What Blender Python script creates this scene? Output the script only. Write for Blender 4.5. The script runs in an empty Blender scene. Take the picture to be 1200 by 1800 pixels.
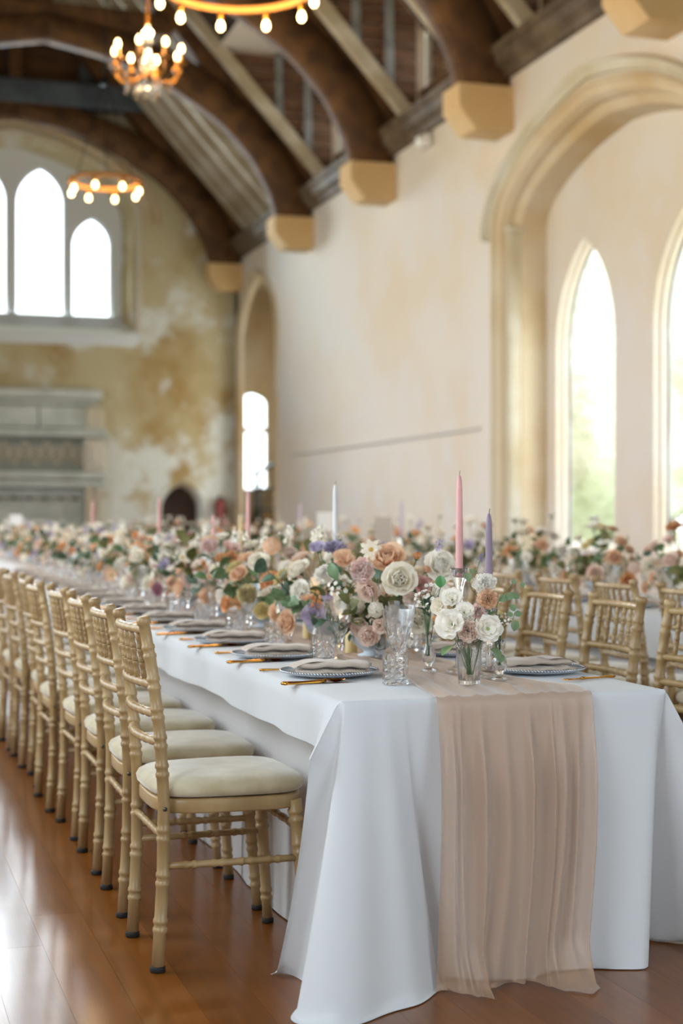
import bpy, bmesh, math, random
from mathutils import Vector, Matrix, Euler, noise
random.seed(7)
PI = math.pi
sc = bpy.context.scene
col = sc.collection

# ------------------------------------------------------------------ camera
F, V0 = 2700.0, 908.0                     # focal length in pixels of a 1200x1800 frame, horizon row
CZ = 1.19                                 # camera height
ANG = math.atan(850.0 / F)                # the hall's axis (+Y) runs left of the view axis
CA, SA = math.cos(ANG), math.sin(ANG)
cam_d = bpy.data.cameras.new('camera'); cam = bpy.data.objects.new('camera', cam_d); col.objects.link(cam)
cam.location = (0, 0, CZ); cam.rotation_euler = (PI / 2, 0, -ANG)
cam_d.sensor_fit = 'VERTICAL'; cam_d.sensor_height = 36; cam_d.lens = 36 * F / 1800
cam_d.shift_y = (V0 - 900) / 1800
cam_d.clip_start = 0.05; cam_d.clip_end = 300
cam_d.dof.use_dof = True; cam_d.dof.focus_distance = 4.1; cam_d.dof.aperture_fstop = 2.2
sc.camera = cam

# ------------------------------------------------------------------ view, world, daylight
sc.view_settings.view_transform = 'Standard'; sc.view_settings.look = 'None'
sc.view_settings.gamma = 1; sc.view_settings.use_curve_mapping = False
sc.view_settings.exposure = EXPOSURE = -0.12
world = bpy.data.worlds.new('overcast_sky'); sc.world = world; world.use_nodes = True
wn = world.node_tree.nodes; wn['Background'].inputs[0].default_value = (0.86, 0.94, 1.0, 1)
wn['Background'].inputs[1].default_value = 5.0

def area(name, loc, rot, sx, sy, power, color):
    l = bpy.data.lights.new(name, 'AREA'); l.shape = 'RECTANGLE'; l.size = sx; l.size_y = sy
    l.energy = power; l.color = color
    o = bpy.data.objects.new(name, l); col.objects.link(o); o.location = loc; o.rotation_euler = rot
    return o
DAY = (0.66, 0.83, 1.0)
LEFT_WIN = [1.2, 5.4, 9.6, 13.7, 17.5, 21.3]                 # centres of the windows in the left wall
for y in LEFT_WIN:
    area('window_daylight', (-1.78, y, 2.9), (0, -PI / 2, 0), 3.6, 2.2, 95, DAY)
for y in (14.6, 12.6):
    area('window_daylight', (7.95, y, 2.5), (0, PI / 2, 0), 2.8, 1.2, 60, (0.96, 0.98, 0.93))
area('window_daylight', (8.1, 26.6, 2.6), (0, PI / 2, 0), 2.8, 1.6, 90, (0.96, 0.98, 0.93))
area('window_daylight', (2.67, 29.3, 6.0), (-PI / 2, 0, 0), 3.8, 2.6, 1200, (0.80, 0.90, 1.0))
area('window_daylight', (4.4, -3.75, 3.2), (PI / 2, 0, 0), 3.8, 3.8, 150, (0.48, 0.73, 1.0))  # added unseen window behind the camera, set right to rake the front cloth

# ------------------------------------------------------------------ pixel -> place helpers
def on_z(u, v, z):                        # the point of height z seen at pixel (u, v)
    d = (CZ - z) * F / (v - V0); x = (u - 600) / F * d
    return Vector((x * CA + d * SA, -x * SA + d * CA, z))
def at_y(u, v, Y):                        # the point of the vertical plane y = Y seen at (u, v)
    r = (u - 600) / F; d = Y / (CA - r * SA)
    return Vector((d * (r * CA + SA), Y, CZ + (V0 - v) / F * d))
def at_x(u, v, X):
    r = (u - 600) / F; d = X / (r * CA + SA)
    return Vector((X, d * (CA - r * SA), CZ + (V0 - v) / F * d))
def at_d(u, v, d):                        # at a depth d along the view axis
    x = (u - 600) / F * d
    return Vector((x * CA + d * SA, -x * SA + d * CA, CZ + (V0 - v) / F * d))

# ------------------------------------------------------------------ materials
def lin(c):
    return tuple(((x / 12.92) if x <= 0.04045 else ((x + 0.055) / 1.055) ** 2.4) for x in c)
def rgb(h):
    h = h.lstrip('#'); return lin(tuple(int(h[i:i + 2], 16) / 255 for i in (0, 2, 4)))
MATS = {}
def mat(name, c, rough=0.6, metal=0.0, **kw):
    if name in MATS: return MATS[name]
    m = bpy.data.materials.new(name); m.use_nodes = True; MATS[name] = m
    nt = m.node_tree; N = nt.nodes; L = nt.links; b = N['Principled BSDF']
    c = rgb(c) if isinstance(c, str) else c
    b.inputs['Base Color'].default_value = (*c, 1); b.inputs['Roughness'].default_value = rough; b.inputs['Metallic'].default_value = metal
    if 'spec' in kw: b.inputs['Specular IOR Level'].default_value = kw['spec']
    if 'trans' in kw: b.inputs['Transmission Weight'].default_value = kw['trans']; b.inputs['IOR'].default_value = kw.get('ior', 1.48)
    if 'sheen' in kw: b.inputs['Sheen Weight'].default_value = kw['sheen']
    if 'sss' in kw:
        b.inputs['Subsurface Weight'].default_value = kw['sss']; b.inputs['Subsurface Radius'].default_value = (.01, .006, .004)
    if 'emit' in kw:
        b.inputs['Emission Color'].default_value = (*kw.get('ecol', c), 1); b.inputs['Emission Strength'].default_value = kw['emit']
    if 'c2' in kw:                                        # second tone in noise patches
        c2 = rgb(kw['c2']) if isinstance(kw['c2'], str) else kw['c2']
        tc = N.new('ShaderNodeTexCoord'); mp = N.new('ShaderNodeMapping'); nz = N.new('ShaderNodeTexNoise'); rp = N.new('ShaderNodeValToRGB'); mx = N.new('ShaderNodeMixRGB')
        mp.inputs['Scale'].default_value = kw.get('stretch', (1, 1, 1))
        nz.inputs['Scale'].default_value = kw.get('ns', 4); nz.inputs['Detail'].default_value = kw.get('nd', 6)
        lo, hi = kw.get('ramp', (0.38, 0.62)); rp.color_ramp.elements[0].position = lo; rp.color_ramp.elements[1].position = hi
        L.new(tc.outputs['Object'], mp.inputs['Vector']); L.new(mp.outputs[0], nz.inputs['Vector']); L.new(nz.outputs['Fac'], rp.inputs[0])
        mx.inputs[1].default_value = (*c, 1); mx.inputs[2].default_value = (*c2, 1); L.new(rp.outputs[0], mx.inputs[0])
        L.new(mx.outputs[0], b.inputs['Base Color'])
        if 'c3' in kw:
            c3 = rgb(kw['c3']); nz2 = N.new('ShaderNodeTexNoise'); rp2 = N.new('ShaderNodeValToRGB'); mx2 = N.new('ShaderNodeMixRGB')
            nz2.inputs['Scale'].default_value = kw.get('ns3', 1.3); nz2.inputs['Detail'].default_value = 8; nz2.inputs['Roughness'].default_value = 0.6
            lo, hi = kw.get('ramp3', (0.5, 0.62)); rp2.color_ramp.elements[0].position = lo; rp2.color_ramp.elements[1].position = hi
            L.new(mp.outputs[0], nz2.inputs['Vector']); L.new(nz2.outputs['Fac'], rp2.inputs[0]); L.new(rp2.outputs[0], mx2.inputs[0])
            L.new(mx.outputs[0], mx2.inputs[1]); mx2.inputs[2].default_value = (*c3, 1); L.new(mx2.outputs[0], b.inputs['Base Color'])
    if 'bump' in kw:
        tc = N.new('ShaderNodeTexCoord'); mp = N.new('ShaderNodeMapping'); nz = N.new('ShaderNodeTexNoise'); bp = N.new('ShaderNodeBump')
        mp.inputs['Scale'].default_value = kw.get('bstretch', (1, 1, 1))
        nz.inputs['Scale'].default_value = kw.get('bs', 30); nz.inputs['Detail'].default_value = 5; bp.inputs['Strength'].default_value = kw['bump']
        bp.inputs['Distance'].default_value = kw.get('bd', 0.02)
        L.new(tc.outputs['Object'], mp.inputs['Vector']); L.new(mp.outputs[0], nz.inputs['Vector']); L.new(nz.outputs['Fac'], bp.inputs['Height']); L.new(bp.outputs[0], b.inputs['Normal'])
    return m

def cloth_mat(name, c, transp=0.0, transl=0.2, rough=0.8, bs=600, sheen=0.2):
    m = mat(name, c, rough, sheen=sheen, bump=0.15, bs=bs, bd=0.001)
    nt = m.node_tree; N = nt.nodes; L = nt.links; b = N['Principled BSDF']; out = N['Material Output']
    cc = (*(rgb(c) if isinstance(c, str) else c), 1)
    t = N.new('ShaderNodeBsdfTranslucent'); t.inputs[0].default_value = cc
    mx = N.new('ShaderNodeMixShader'); mx.inputs[0].default_value = transl
    L.new(b.outputs[0], mx.inputs[1]); L.new(t.outputs[0], mx.inputs[2]); last = mx
    if transp:
        tr = N.new('ShaderNodeBsdfTransparent'); m2 = N.new('ShaderNodeMixShader'); m2.inputs[0].default_value = transp
        L.new(mx.outputs[0], m2.inputs[1]); L.new(tr.outputs[0], m2.inputs[2]); last = m2
    L.new(last.outputs[0], out.inputs[0]); return m

def thin_glass(name, tint=(1, 1, 1), base=0.06, body=0.0, bodycol=(.8, .85, .9), rough=0.02):
    m = bpy.data.materials.new(name); m.use_nodes = True; MATS[name] = m
    nt = m.node_tree; N = nt.nodes; L = nt.links; N.remove(N['Principled BSDF']); out = N['Material Output']
    tr = N.new('ShaderNodeBsdfTransparent'); tr.inputs[0].default_value = (*tint, 1)
    gl = N.new('ShaderNodeBsdfGlossy'); gl.inputs['Roughness'].default_value = rough
    fr = N.new('ShaderNodeFresnel'); fr.inputs[0].default_value = 1.5
    mm = N.new('ShaderNodeMath'); mm.operation = 'ADD'; mm.inputs[1].default_value = base; L.new(fr.outputs[0], mm.inputs[0])
    mx = N.new('ShaderNodeMixShader'); L.new(mm.outputs[0], mx.inputs[0]); L.new(tr.outputs[0], mx.inputs[1]); L.new(gl.outputs[0], mx.inputs[2]); last = mx
    if body:
        df = N.new('ShaderNodeBsdfDiffuse'); df.inputs[0].default_value = (*bodycol, 1); m2 = N.new('ShaderNodeMixShader'); m2.inputs[0].default_value = body
        L.new(mx.outputs[0], m2.inputs[1]); L.new(df.outputs[0], m2.inputs[2]); last = m2
    L.new(last.outputs[0], out.inputs[0]); return m

# setting
M_plaster = mat('lime_plaster', '#dcd4c9', 0.9, c2='#d7c5aa', ns=0.55, ramp=(.38, .74), c3='#dad4ce', ns3=0.9, ramp3=(.48, .66), bump=.35, bs=14, bd=.02)
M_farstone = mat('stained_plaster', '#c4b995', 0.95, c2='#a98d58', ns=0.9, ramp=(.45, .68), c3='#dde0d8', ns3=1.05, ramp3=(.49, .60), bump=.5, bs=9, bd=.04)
_N = M_farstone.node_tree.nodes; _L = M_farstone.node_tree.links                     # pale patches grow denser towards the bottom
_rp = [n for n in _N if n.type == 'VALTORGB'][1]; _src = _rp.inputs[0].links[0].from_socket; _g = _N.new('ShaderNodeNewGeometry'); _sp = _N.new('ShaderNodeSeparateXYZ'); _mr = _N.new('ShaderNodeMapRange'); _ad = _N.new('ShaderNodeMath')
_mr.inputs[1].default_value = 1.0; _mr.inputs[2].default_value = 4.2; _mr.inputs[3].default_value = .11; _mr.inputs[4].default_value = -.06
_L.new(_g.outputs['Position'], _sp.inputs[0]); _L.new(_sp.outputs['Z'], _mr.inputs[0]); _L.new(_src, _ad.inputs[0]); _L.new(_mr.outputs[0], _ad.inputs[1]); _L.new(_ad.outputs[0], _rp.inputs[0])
M_stone = mat('ashlar_stone', '#d3c4a8', 0.9, c2='#c2a77c', ns=1.1, ramp=(.4, .7), bump=.3, bs=20, bd=.02)
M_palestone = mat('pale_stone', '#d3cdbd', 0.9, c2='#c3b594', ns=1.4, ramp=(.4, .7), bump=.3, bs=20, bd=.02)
M_greystone = mat('grey_stone', '#d2d7d0', 0.9, c2='#b9c0b7', ns=2.2, ramp=(.4, .65), bump=.4, bs=16, bd=.02)
M_corbel = mat('honey_stone', '#cdab78', 0.9, c2='#d9bf95', ns=2.0, ramp=(.4, .7), bump=.3, bs=25)
M_oak = mat('dark_oak', '#6b4a26', 0.8, c2='#4a3017', ns=3, stretch=(1, .35, 1), bump=.4, bs=14, bstretch=(1, 1, .3))
M_rafter = mat('weathered_rafter', '#c6bda9', 0.85, c2='#a39274', ns=2, bump=.3, bs=20)
M_greyoak = mat('grey_timber', '#8d8f92', 0.8, c2='#6d6c6a', ns=3, bump=.3, bs=20)
M_blueoak = mat('slate_grey_timber', '#59646c', 0.7, c2='#47505a', ns=2.5, bump=.2, bs=20)
M_board = mat('red_brown_board', '#5b3f2d', 0.8, c2='#7b5a45', ns=2.5, stretch=(.5, .5, 4), bump=.3, bs=20)
M_boarddark = mat('roof_boarding', '#3b2c1e', 0.8, c2='#2b2118', ns=2, bump=.3, bs=12)
M_gable = mat('gable_board', '#6b4c33', 0.85, c2='#533a27', ns=1.5, bump=.3, bs=12)
M_iron = mat('black_iron', '#1d1c1b', 0.5, 0.8)

def floor_mat():
    m = mat('varnished_oak', '#7a4a17', 0.4, spec=.3)
    nt = m.node_tree; N = nt.nodes; L = nt.links; b = N['Principled BSDF']
    oi = N.new('ShaderNodeObjectInfo'); ge = N.new('ShaderNodeNewGeometry'); ad = N.new('ShaderNodeMath'); ad.operation = 'ADD'
    fr = N.new('ShaderNodeMath'); fr.operation = 'FRACT'
    L.new(oi.outputs['Random'], ad.inputs[0]); L.new(ge.outputs['Random Per Island'], ad.inputs[1]); L.new(ad.outputs[0], fr.inputs[0])
    rp = N.new('ShaderNodeValToRGB'); e = rp.color_ramp.elements
    e[0].color = (*rgb('#713c06'), 1); e[1].color = (*rgb('#8a4d0b'), 1)
    L.new(fr.outputs[0], rp.inputs[0])
    mp = N.new('ShaderNodeMapping'); mp.inputs['Scale'].default_value = (14, .8, 1); nz = N.new('ShaderNodeTexNoise'); nz.inputs['Scale'].default_value = 3; nz.inputs['Detail'].default_value = 8
    L.new(ge.outputs['Position'], mp.inputs[0]); L.new(mp.outputs[0], nz.inputs['Vector'])
    mx = N.new('ShaderNodeMixRGB'); mx.blend_type = 'MULTIPLY'; mx.inputs[0].default_value = .35
    r2 = N.new('ShaderNodeValToRGB'); r2.color_ramp.elements[0].color = (.35, .35, .35, 1); r2.color_ramp.elements[0].position = .3; r2.color_ramp.elements[1].position = .65
    L.new(nz.outputs['Fac'], r2.inputs[0]); L.new(rp.outputs[0], mx.inputs[1]); L.new(r2.outputs[0], mx.inputs[2]); L.new(mx.outputs[0], b.inputs['Base Color'])
    n3 = N.new('ShaderNodeTexNoise'); n3.inputs['Scale'].default_value = 2.2; n3.inputs['Detail'].default_value = 6; L.new(ge.outputs['Position'], n3.inputs['Vector'])
    mr = N.new('ShaderNodeMapRange'); mr.inputs[3].default_value = .30; mr.inputs[4].default_value = .48; L.new(n3.outputs['Fac'], mr.inputs[0]); L.new(mr.outputs[0], b.inputs['Roughness'])
    b.inputs['Coat Weight'].default_value = .65; b.inputs['Coat Roughness'].default_value = .2
    return m
M_floor = floor_mat()
M_pane = thin_glass('window_glass', (.97, .99, .97), base=.0)

# ------------------------------------------------------------------ mesh helpers
class MB:
    def __init__(s): s.v = []; s.f = []; s.m = []
    def add(s, vf, mtx=None, mi=0):
        v, f = (vf.v, vf.f) if isinstance(vf, MB) else vf; o = len(s.v)
        s.v += [tuple(mtx @ Vector(p)) for p in v] if mtx is not None else [tuple(p) for p in v]
        s.f += [tuple(i + o for i in q) for q in f]; s.m += [mi] * len(f); return s
    def mesh(s, name, mats, smooth=True):
        me = bpy.data.meshes.new(name); me.from_pydata(s.v, [], s.f)
        for m in (mats if isinstance(mats, (list, tuple)) else [mats]): me.materials.append(m)
        if len(me.materials) > 1: me.polygons.foreach_set('material_index', s.m)
        if smooth: me.polygons.foreach_set('use_smooth', [True] * len(me.polygons))
        me.update(); return me
def fixn(me):
    bm = bmesh.new(); bm.from_mesh(me); bmesh.ops.recalc_face_normals(bm, faces=bm.faces); bm.to_mesh(me); bm.free(); return me
def obj(name, me, parent=None, loc=None, rot=None, scale=None):
    o = bpy.data.objects.new(name, me); col.objects.link(o)
    if parent is not None: o.parent = parent
    if loc is not None: o.location = loc
    if rot is not None: o.rotation_euler = rot
    if scale is not None: o.scale = (scale,) * 3 if isinstance(scale, (int, float)) else scale
    return o
def tag(o, label=None, cat=None, group=None, kind=None):
    if label: o['label'] = label
    if cat: o['category'] = cat
    if group: o['group'] = group
    if kind: o['kind'] = kind
    return o
def empty(name, loc=(0, 0, 0), rz=0, parent=None):
    o = obj(name, None, parent, loc, (0, 0, rz)); o.empty_display_size = .05; return o
def copy_tree(o, parent=None):
    c = o.copy(); col.objects.link(c)
    if parent is not None: c.parent = parent
    for ch in list(o.children): copy_tree(ch, c)
    return c
def box(x0, x1, y0, y1, z0, z1):
    v = [(x, y, z) for x in (x0, x1) for y in (y0, y1) for z in (z0, z1)]
    return v, [(0, 1, 3, 2), (4, 6, 7, 5), (0, 4, 5, 1), (2, 3, 7, 6), (0, 2, 6, 4), (1, 5, 7, 3)]
def rbox(x0, x1, y0, y1, z0, z1, b=.01, seg=1):
    bm = bmesh.new(); v, f = box(x0, x1, y0, y1, z0, z1)
    vs = [bm.verts.new(p) for p in v]
    for q in f: bm.faces.new([vs[i] for i in q])
    bmesh.ops.bevel(bm, geom=list(bm.edges), offset=b, segments=seg, affect='EDGES')
    bm.verts.index_update(); r = [tuple(p.co) for p in bm.verts], [tuple(p.index for p in q.verts) for q in bm.faces]; bm.free(); return r
def lathe(prof, seg=16, cap0=True, cap1=True, mod=None):
    v = []; f = []
    for i, (r, z) in enumerate(prof):
        for k in range(seg):
            a = 2 * PI * k / seg; rr = r * (mod(a, i) if mod else 1)
            v.append((rr * math.cos(a), rr * math.sin(a), z))
    for i in range(len(prof) - 1):
        for k in range(seg):
            k2 = (k + 1) % seg; f.append((i * seg + k, i * seg + k2, (i + 1) * seg + k2, (i + 1) * seg + k))
    if cap0: f.append(tuple(range(seg - 1, -1, -1)))
    if cap1: f.append(tuple((len(prof) - 1) * seg + k for k in range(seg)))
    return v, f
def tube(pts, rad, seg=8, caps=True):
    pts = [Vector(p) for p in pts]; n = len(pts); rad = [rad] * n if isinstance(rad, (int, float)) else rad
    v = []; f = []; up = None
    for i, p in enumerate(pts):
        t = (pts[min(i + 1, n - 1)] - pts[max(i - 1, 0)]).normalized()
        if up is None: up = t.orthogonal().normalized()
        else:
            up = up - t * up.dot(t); up = up.normalized() if up.length > 1e-6 else t.orthogonal().normalized()
        s = t.cross(up)
        for k in range(seg):
            a = 2 * PI * k / seg; v.append(tuple(p + (up * math.cos(a) + s * math.sin(a)) * rad[i]))
    for i in range(n - 1):
        for k in range(seg):
            k2 = (k + 1) % seg; f.append((i * seg + k, i * seg + k2, (i + 1) * seg + k2, (i + 1) * seg + k))
    if caps: f.append(tuple(range(seg - 1, -1, -1))); f.append(tuple((n - 1) * seg + k for k in range(seg)))
    return v, f
def grid(fn, nu, nv):
    v = [tuple(fn(i / nu, j / nv)) for j in range(nv + 1) for i in range(nu + 1)]
    f = [(j * (nu + 1) + i, j * (nu + 1) + i + 1, (j + 1) * (nu + 1) + i + 1, (j + 1) * (nu + 1) + i) for j in range(nv) for i in range(nu)]
    return v, f
def ribbon(rows, closed=False):          # faces between successive rows of equal length
    n = len(rows[0]); v = [tuple(p) for r in rows for p in r]; f = []
    for j in range(len(rows) - 1):
        for i in range(n if closed else n - 1):
            i2 = (i + 1) % n; f.append((j * n + i, j * n + i2, (j + 1) * n + i2, (j + 1) * n + i))
    return v, f
def prism(outline, y0, y1, ax=1):        # outline of (a, b): extruded along axis ax
    def P(a, b, y): return (a, y, b) if ax == 1 else (y, a, b)
    n = len(outline); v = [P(a, b, y0) for a, b in outline] + [P(a, b, y1) for a, b in outline]
    f = [tuple(range(n)), tuple(range(2 * n - 1, n - 1, -1))] + [(i, i + n, (i + 1) % n + n, (i + 1) % n) for i in range(n)]
    return v, f
def T(x=0, y=0, z=0): return Matrix.Translation((x, y, z))
def Rz(a): return Matrix.Rotation(a, 4, 'Z')
def Rx(a): return Matrix.Rotation(a, 4, 'X')
def Ry(a): return Matrix.Rotation(a, 4, 'Y')
def S(x, y=None, z=None):
    y = x if y is None else y; z = x if z is None else z
    return Matrix.Diagonal((x, y, z, 1))
ORD = ['nearest', 'second', 'third', 'fourth', 'fifth', 'sixth', 'seventh', 'eighth', 'ninth', 'tenth', 'eleventh', 'twelfth', 'thirteenth', 'fourteenth', 'fifteenth',
       'sixteenth', 'seventeenth', 'eighteenth', 'nineteenth', 'twentieth', 'twenty-first', 'twenty-second', 'twenty-third', 'twenty-fourth']

# arch curves: list of (a, z) from the left foot over the apex to the right foot
def arch(c, h, z0, zs, za, n=14):
    R = za - zs; pts = []
    for i in range(-n, n + 1):
        t = i / n; s = math.sin(abs(t) * PI / 2)         # denser near the springing
        if R > h * 1.02:
            e = (R * R - h * h) / (2 * h); x = s * h; z = math.sqrt(max(0, (h + e) ** 2 - (x + e) ** 2))
        else:
            z = R * (math.sqrt(max(0, 1 - s * s)) * .78 + (1 - s) * .22)
        pts.append((c + math.copysign(s * h, t), zs + z))
    return [(c - h, z0)] + pts + [(c + h, z0)]
def arch_z(a, op):                                         # soffit height of an opening at position a
    c, h, z0, zs, za = op[:5]; R = za - zs; x = min(abs(a - c), h)
    if R > h * 1.02:
        e = (R * R - h * h) / (2 * h); return zs + math.sqrt(max(0, (h + e) ** 2 - (x + e) ** 2))
    s = x / h; return zs + R * (math.sqrt(max(0, 1 - s * s)) * .78 + (1 - s) * .22)
def wall_face(a0, a1, z0, z1, ops, place):                # a wall skin with arched openings; place(a, z) -> point
    br = {a0, a1}
    for c, h, zb, zs, za in [o[:5] for o in ops]:
        for i in range(-14, 15):
            t = i / 14; br.add(round(c + math.copysign(math.sin(abs(t) * PI / 2) * h, t), 5))
    br = sorted(b for b in br if a0 - 1e-6 <= b <= a1 + 1e-6); mb = MB()
    for p, q in zip(br, br[1:]):
        if q - p < 1e-5: continue
        mid = (p + q) / 2; inside = [o for o in ops if abs(mid - o[0]) < o[1]]
        zz = z0
        for o in sorted(inside, key=lambda o: o[2]):
            if o[2] > zz: mb.add(([place(p, zz), place(q, zz), place(q, o[2]), place(p, o[2])], [(0, 1, 2, 3)]))
            zp, zq = arch_z(p, o), arch_z(q, o)
            mb.add(([place(p, zp), place(q, zq), place(q, z1), place(p, z1)], [(0, 1, 2, 3)])); zz = None
        if zz is not None: mb.add(([place(p, zz), place(q, zz), place(q, z1), place(p, z1)], [(0, 1, 2, 3)]))
    return mb
def reveal(ops, place):                                    # ops: successive arch curves (op, depth) joined into a moulded reveal
    rows = [[place(a, z, dep) for a, z in arch(*op)] for op, dep in ops]
    return ribbon(rows)
def sstep(a, b, x):
    t = max(0, min(1, (x - a) / (b - a))); return t * t * (3 - 2 * t)

# ================================================================== THE SETTING
XR, XL, YF, YN, XC = 6.8, -1.46, 28.3, -3.5, 2.67
WT = 6.15                                                  # top of the side walls
def st(name, me, parent=None):
    o = obj(name, me, parent)
    if parent is None: o['kind'] = 'structure'
    return o

# ---- floor boards: a slab with separate planks on it
mb = MB(); mb.add(box(XL - .4, XR + 2.6, YN - .4, YF + 1.2, -.22, -.02))
floor = st('floor', mb.mesh('floor', mat('subfloor', '#1c1006', .9), False))
PW = .15; planks = []; i = 0
x = XL
while x < XR + 2.2:
    y = YN - random.random() * 2
    while y < YF + 1:
        ln = random.uniform(1.9, 3.4); planks.append((x + .0003, x + PW - .0003, y + .0004, min(y + ln, YF + 1) - .0004)); y += ln
    x += PW
def plank_rank(p):
    cx, cy = (p[0] + p[1]) / 2, (p[2] + p[3]) / 2
    d = cx * SA + cy * CA; r = (cx * CA - cy * SA)
    if d < 2.6 or abs(r / d) > .30: return 1e6
    if 1.25 < cx < 1.95 and cy > 4.6: return 1e5 + d
    return d
planks.sort(key=plank_rank)
rest = MB()
for k, (x0, x1, y0, y1) in enumerate(planks):
    if k < 300:
        mb = MB(); cx, cy = (x0 + x1) / 2, (y0 + y1) / 2
        mb.add(box(x0 - cx, x1 - cx, y0 - cy, y1 - cy, -.02, 0)); obj('plank', mb.mesh('plank', M_floor, False), floor, (cx, cy, 0))
    else: rest.add(box(x0, x1, y0, y1, -.02, 0))
tag(obj('plank', rest.mesh('plank_rest', M_floor, False), floor), kind='stuff')

# ---- right wall with a deep arched window recess and an arched bay at the far end
def prx(a, z, x=XR): return (x, a, z)
OPW = (13.6, 2.24, 0, 4.4, 5.35); OPB = (26.65, 1.35, 0, 4.4, 5.5)
mb = wall_face(YN, YF + .05, 0, WT, [OPW, OPB], prx)
def rv(x): return lambda a, z, dep: (dep, a, z)
def op_in(o, d, e=None): return (o[0], o[1] - d, o[2], o[3], o[4] - (d if e is None else e))
mbr = MB(); mbr.add(reveal([(OPW, 6.8), (op_in(OPW, .06), 6.82), (op_in(OPW, .10), 6.90), (op_in(OPW, .10), 6.96), (op_in(OPW, .20), 7.02), (op_in(OPW, .24), 7.3)], rv(0)))
mb.add(([(XR, YN, WT), (XR, YF, WT), (7.6, YF, WT), (7.6, YN, WT)], [(0, 1, 2, 3)]))
wall_right = st('wall_right', mb.mesh('wall_right', M_plaster, False))
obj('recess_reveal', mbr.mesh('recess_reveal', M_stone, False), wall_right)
# moulded stone dressing round the recess (hood mould on the wall face; jamb panels coloured as lit by the lancets)
def hood(op, w0, w1, proj, x0, zfoot):
    A = lambda d: [(a, z) for a, z in arch(op[0], op[1] + d, zfoot, op[3], op[4] + d)]
    rows = [[(x0, a, z) for a, z in A(w1)], [(x0 - proj, a, z) for a, z in A(w1 - .03)], [(x0 - proj, a, z) for a, z in A((w0 + w1) / 2)],
            [(x0 - proj * .3, a, z) for a, z in A((w0 + w1) / 2 - .02)], [(x0 - proj * .5, a, z) for a, z in A(w0 + .03)], [(x0, a, z) for a, z in A(w0)]]
    return ribbon(rows)
for w0_, w1_, pj in ((.0, .09, .05), (.10, .17, .03), (.17, .26, .10)):
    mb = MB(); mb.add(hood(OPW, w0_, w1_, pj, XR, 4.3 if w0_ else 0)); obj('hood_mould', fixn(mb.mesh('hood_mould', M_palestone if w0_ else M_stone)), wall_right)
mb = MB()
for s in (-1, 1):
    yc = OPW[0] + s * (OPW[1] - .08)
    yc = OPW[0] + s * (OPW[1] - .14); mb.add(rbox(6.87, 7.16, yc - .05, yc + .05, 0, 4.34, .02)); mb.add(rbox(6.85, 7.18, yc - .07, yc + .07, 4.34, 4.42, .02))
obj('lit_jamb_panel', mb.mesh('lit_jamb_panel', M_palestone), wall_right)  # pale colour paints the daylit band of the jamb beside the tan reveal
mb = MB(); mb.add(hood(OPB, 0, .14, .05, XR, 0)); obj('hood_mould', fixn(mb.mesh('hood_mould', M_stone)), wall_right)
# back of the recess with two lancets
LAN = [(14.69, .70, .85, 3.0, 4.15), (12.53, .70, .85, 3.0, 4.15)]
mb = wall_face(11.2, 16.0, 0, 5.5, LAN, lambda a, z: (7.3, a, z))
for L_ in LAN:
    mb.add(reveal([(L_, 7.3), (op_in(L_, .02), 7.31), (op_in(L_, .03), 7.36), (op_in(L_, .06), 7.38), (op_in(L_, .07), 7.46)], rv(0)))
    mb.add(([(7.3, L_[0] - L_[1], L_[2]), (7.3, L_[0] + L_[1], L_[2]), (7.48, L_[0] + L_[1] - .05, L_[2] + .08), (7.48, L_[0] - L_[1] + .05, L_[2] + .08)], [(0, 1, 2, 3)]))
obj('recess_back', mb.mesh('recess_back', M_plaster, False), wall_right)
def pane(name, op, place, depth, nbars=4):
    """A leaded lancet: the glass, a metal edge and saddle bars."""
    w = empty(name); w['kind'] = 'structure'
    cur = arch(*op); mb = MB(); n = len(cur)
    mb.add(([place(a, z, depth) for a, z in cur], [tuple(range(n))])); obj('pane', mb.mesh('pane', M_pane, False), w)
    mb = MB(); mb.add(tube([place(a, z, depth) for a, z in cur + [cur[0]]], .018, 5, False)); obj('lead_frame', mb.mesh('lead_frame', M_greyoak), w)
    for k in range(nbars):
        z = op[2] + (op[3] - op[2]) * (k + 1) / (nbars + .2); mb = MB()
        mb.add(tube([place(op[0] - op[1], z, depth), place(op[0] + op[1], z, depth)], .008, 5)); obj('saddle_bar', mb.mesh('saddle_bar', M_greyoak), w)
    return w
for k, L_ in enumerate(LAN): pane('window_%d' % (k + 1), (L_[0], L_[1] - .07, L_[2] + .06, L_[3], L_[4] - .07), lambda a, z, d: (d, a, z), 7.45, 0)
# faint rail along the plaster
mb = MB(); mb.add(rbox(6.77, 6.80, 16.3, 24.2, 2.185, 2.225, .01)); st('trim_1', mb.mesh('dado_rail', mat('pale_rail', '#c9c2ba', .8), False))

# ---- bay at the far end of the right wall
mb = MB(); WB = (7.38, .31, 1.72, 3.40, 3.62)
mb.add(wall_face(6.8, 9.3, 0, 6.2, [WB], lambda a, z: (a, 29.1, z)))
mb.add(reveal([(WB, 29.1), (op_in(WB, .02), 29.35)], lambda a, z, d: (a, d, z)))
mb.add(([(6.8, 29.1, 0), (6.8, 28.0, 0), (6.8, 28.0, 6.2), (6.8, 29.1, 6.2)], [(0, 1, 2, 3)]))
mb.add(([(9.3, 25.3, 0), (9.3, 29.1, 0), (9.3, 29.1, 6.2), (9.3, 25.3, 6.2)], [(0, 1, 2, 3)]))
mb.add(([(6.8, 25.3, 0), (9.3, 25.3, 0), (9.3, 25.3, 6.2), (6.8, 25.3, 6.2)], [(0, 1, 2, 3)]))
mb.add(([(6.8, 25.3, 5.6), (9.3, 25.3, 5.6), (9.3, 29.1, 5.6), (6.8, 29.1, 5.6)], [(0, 1, 2, 3)]))
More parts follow.
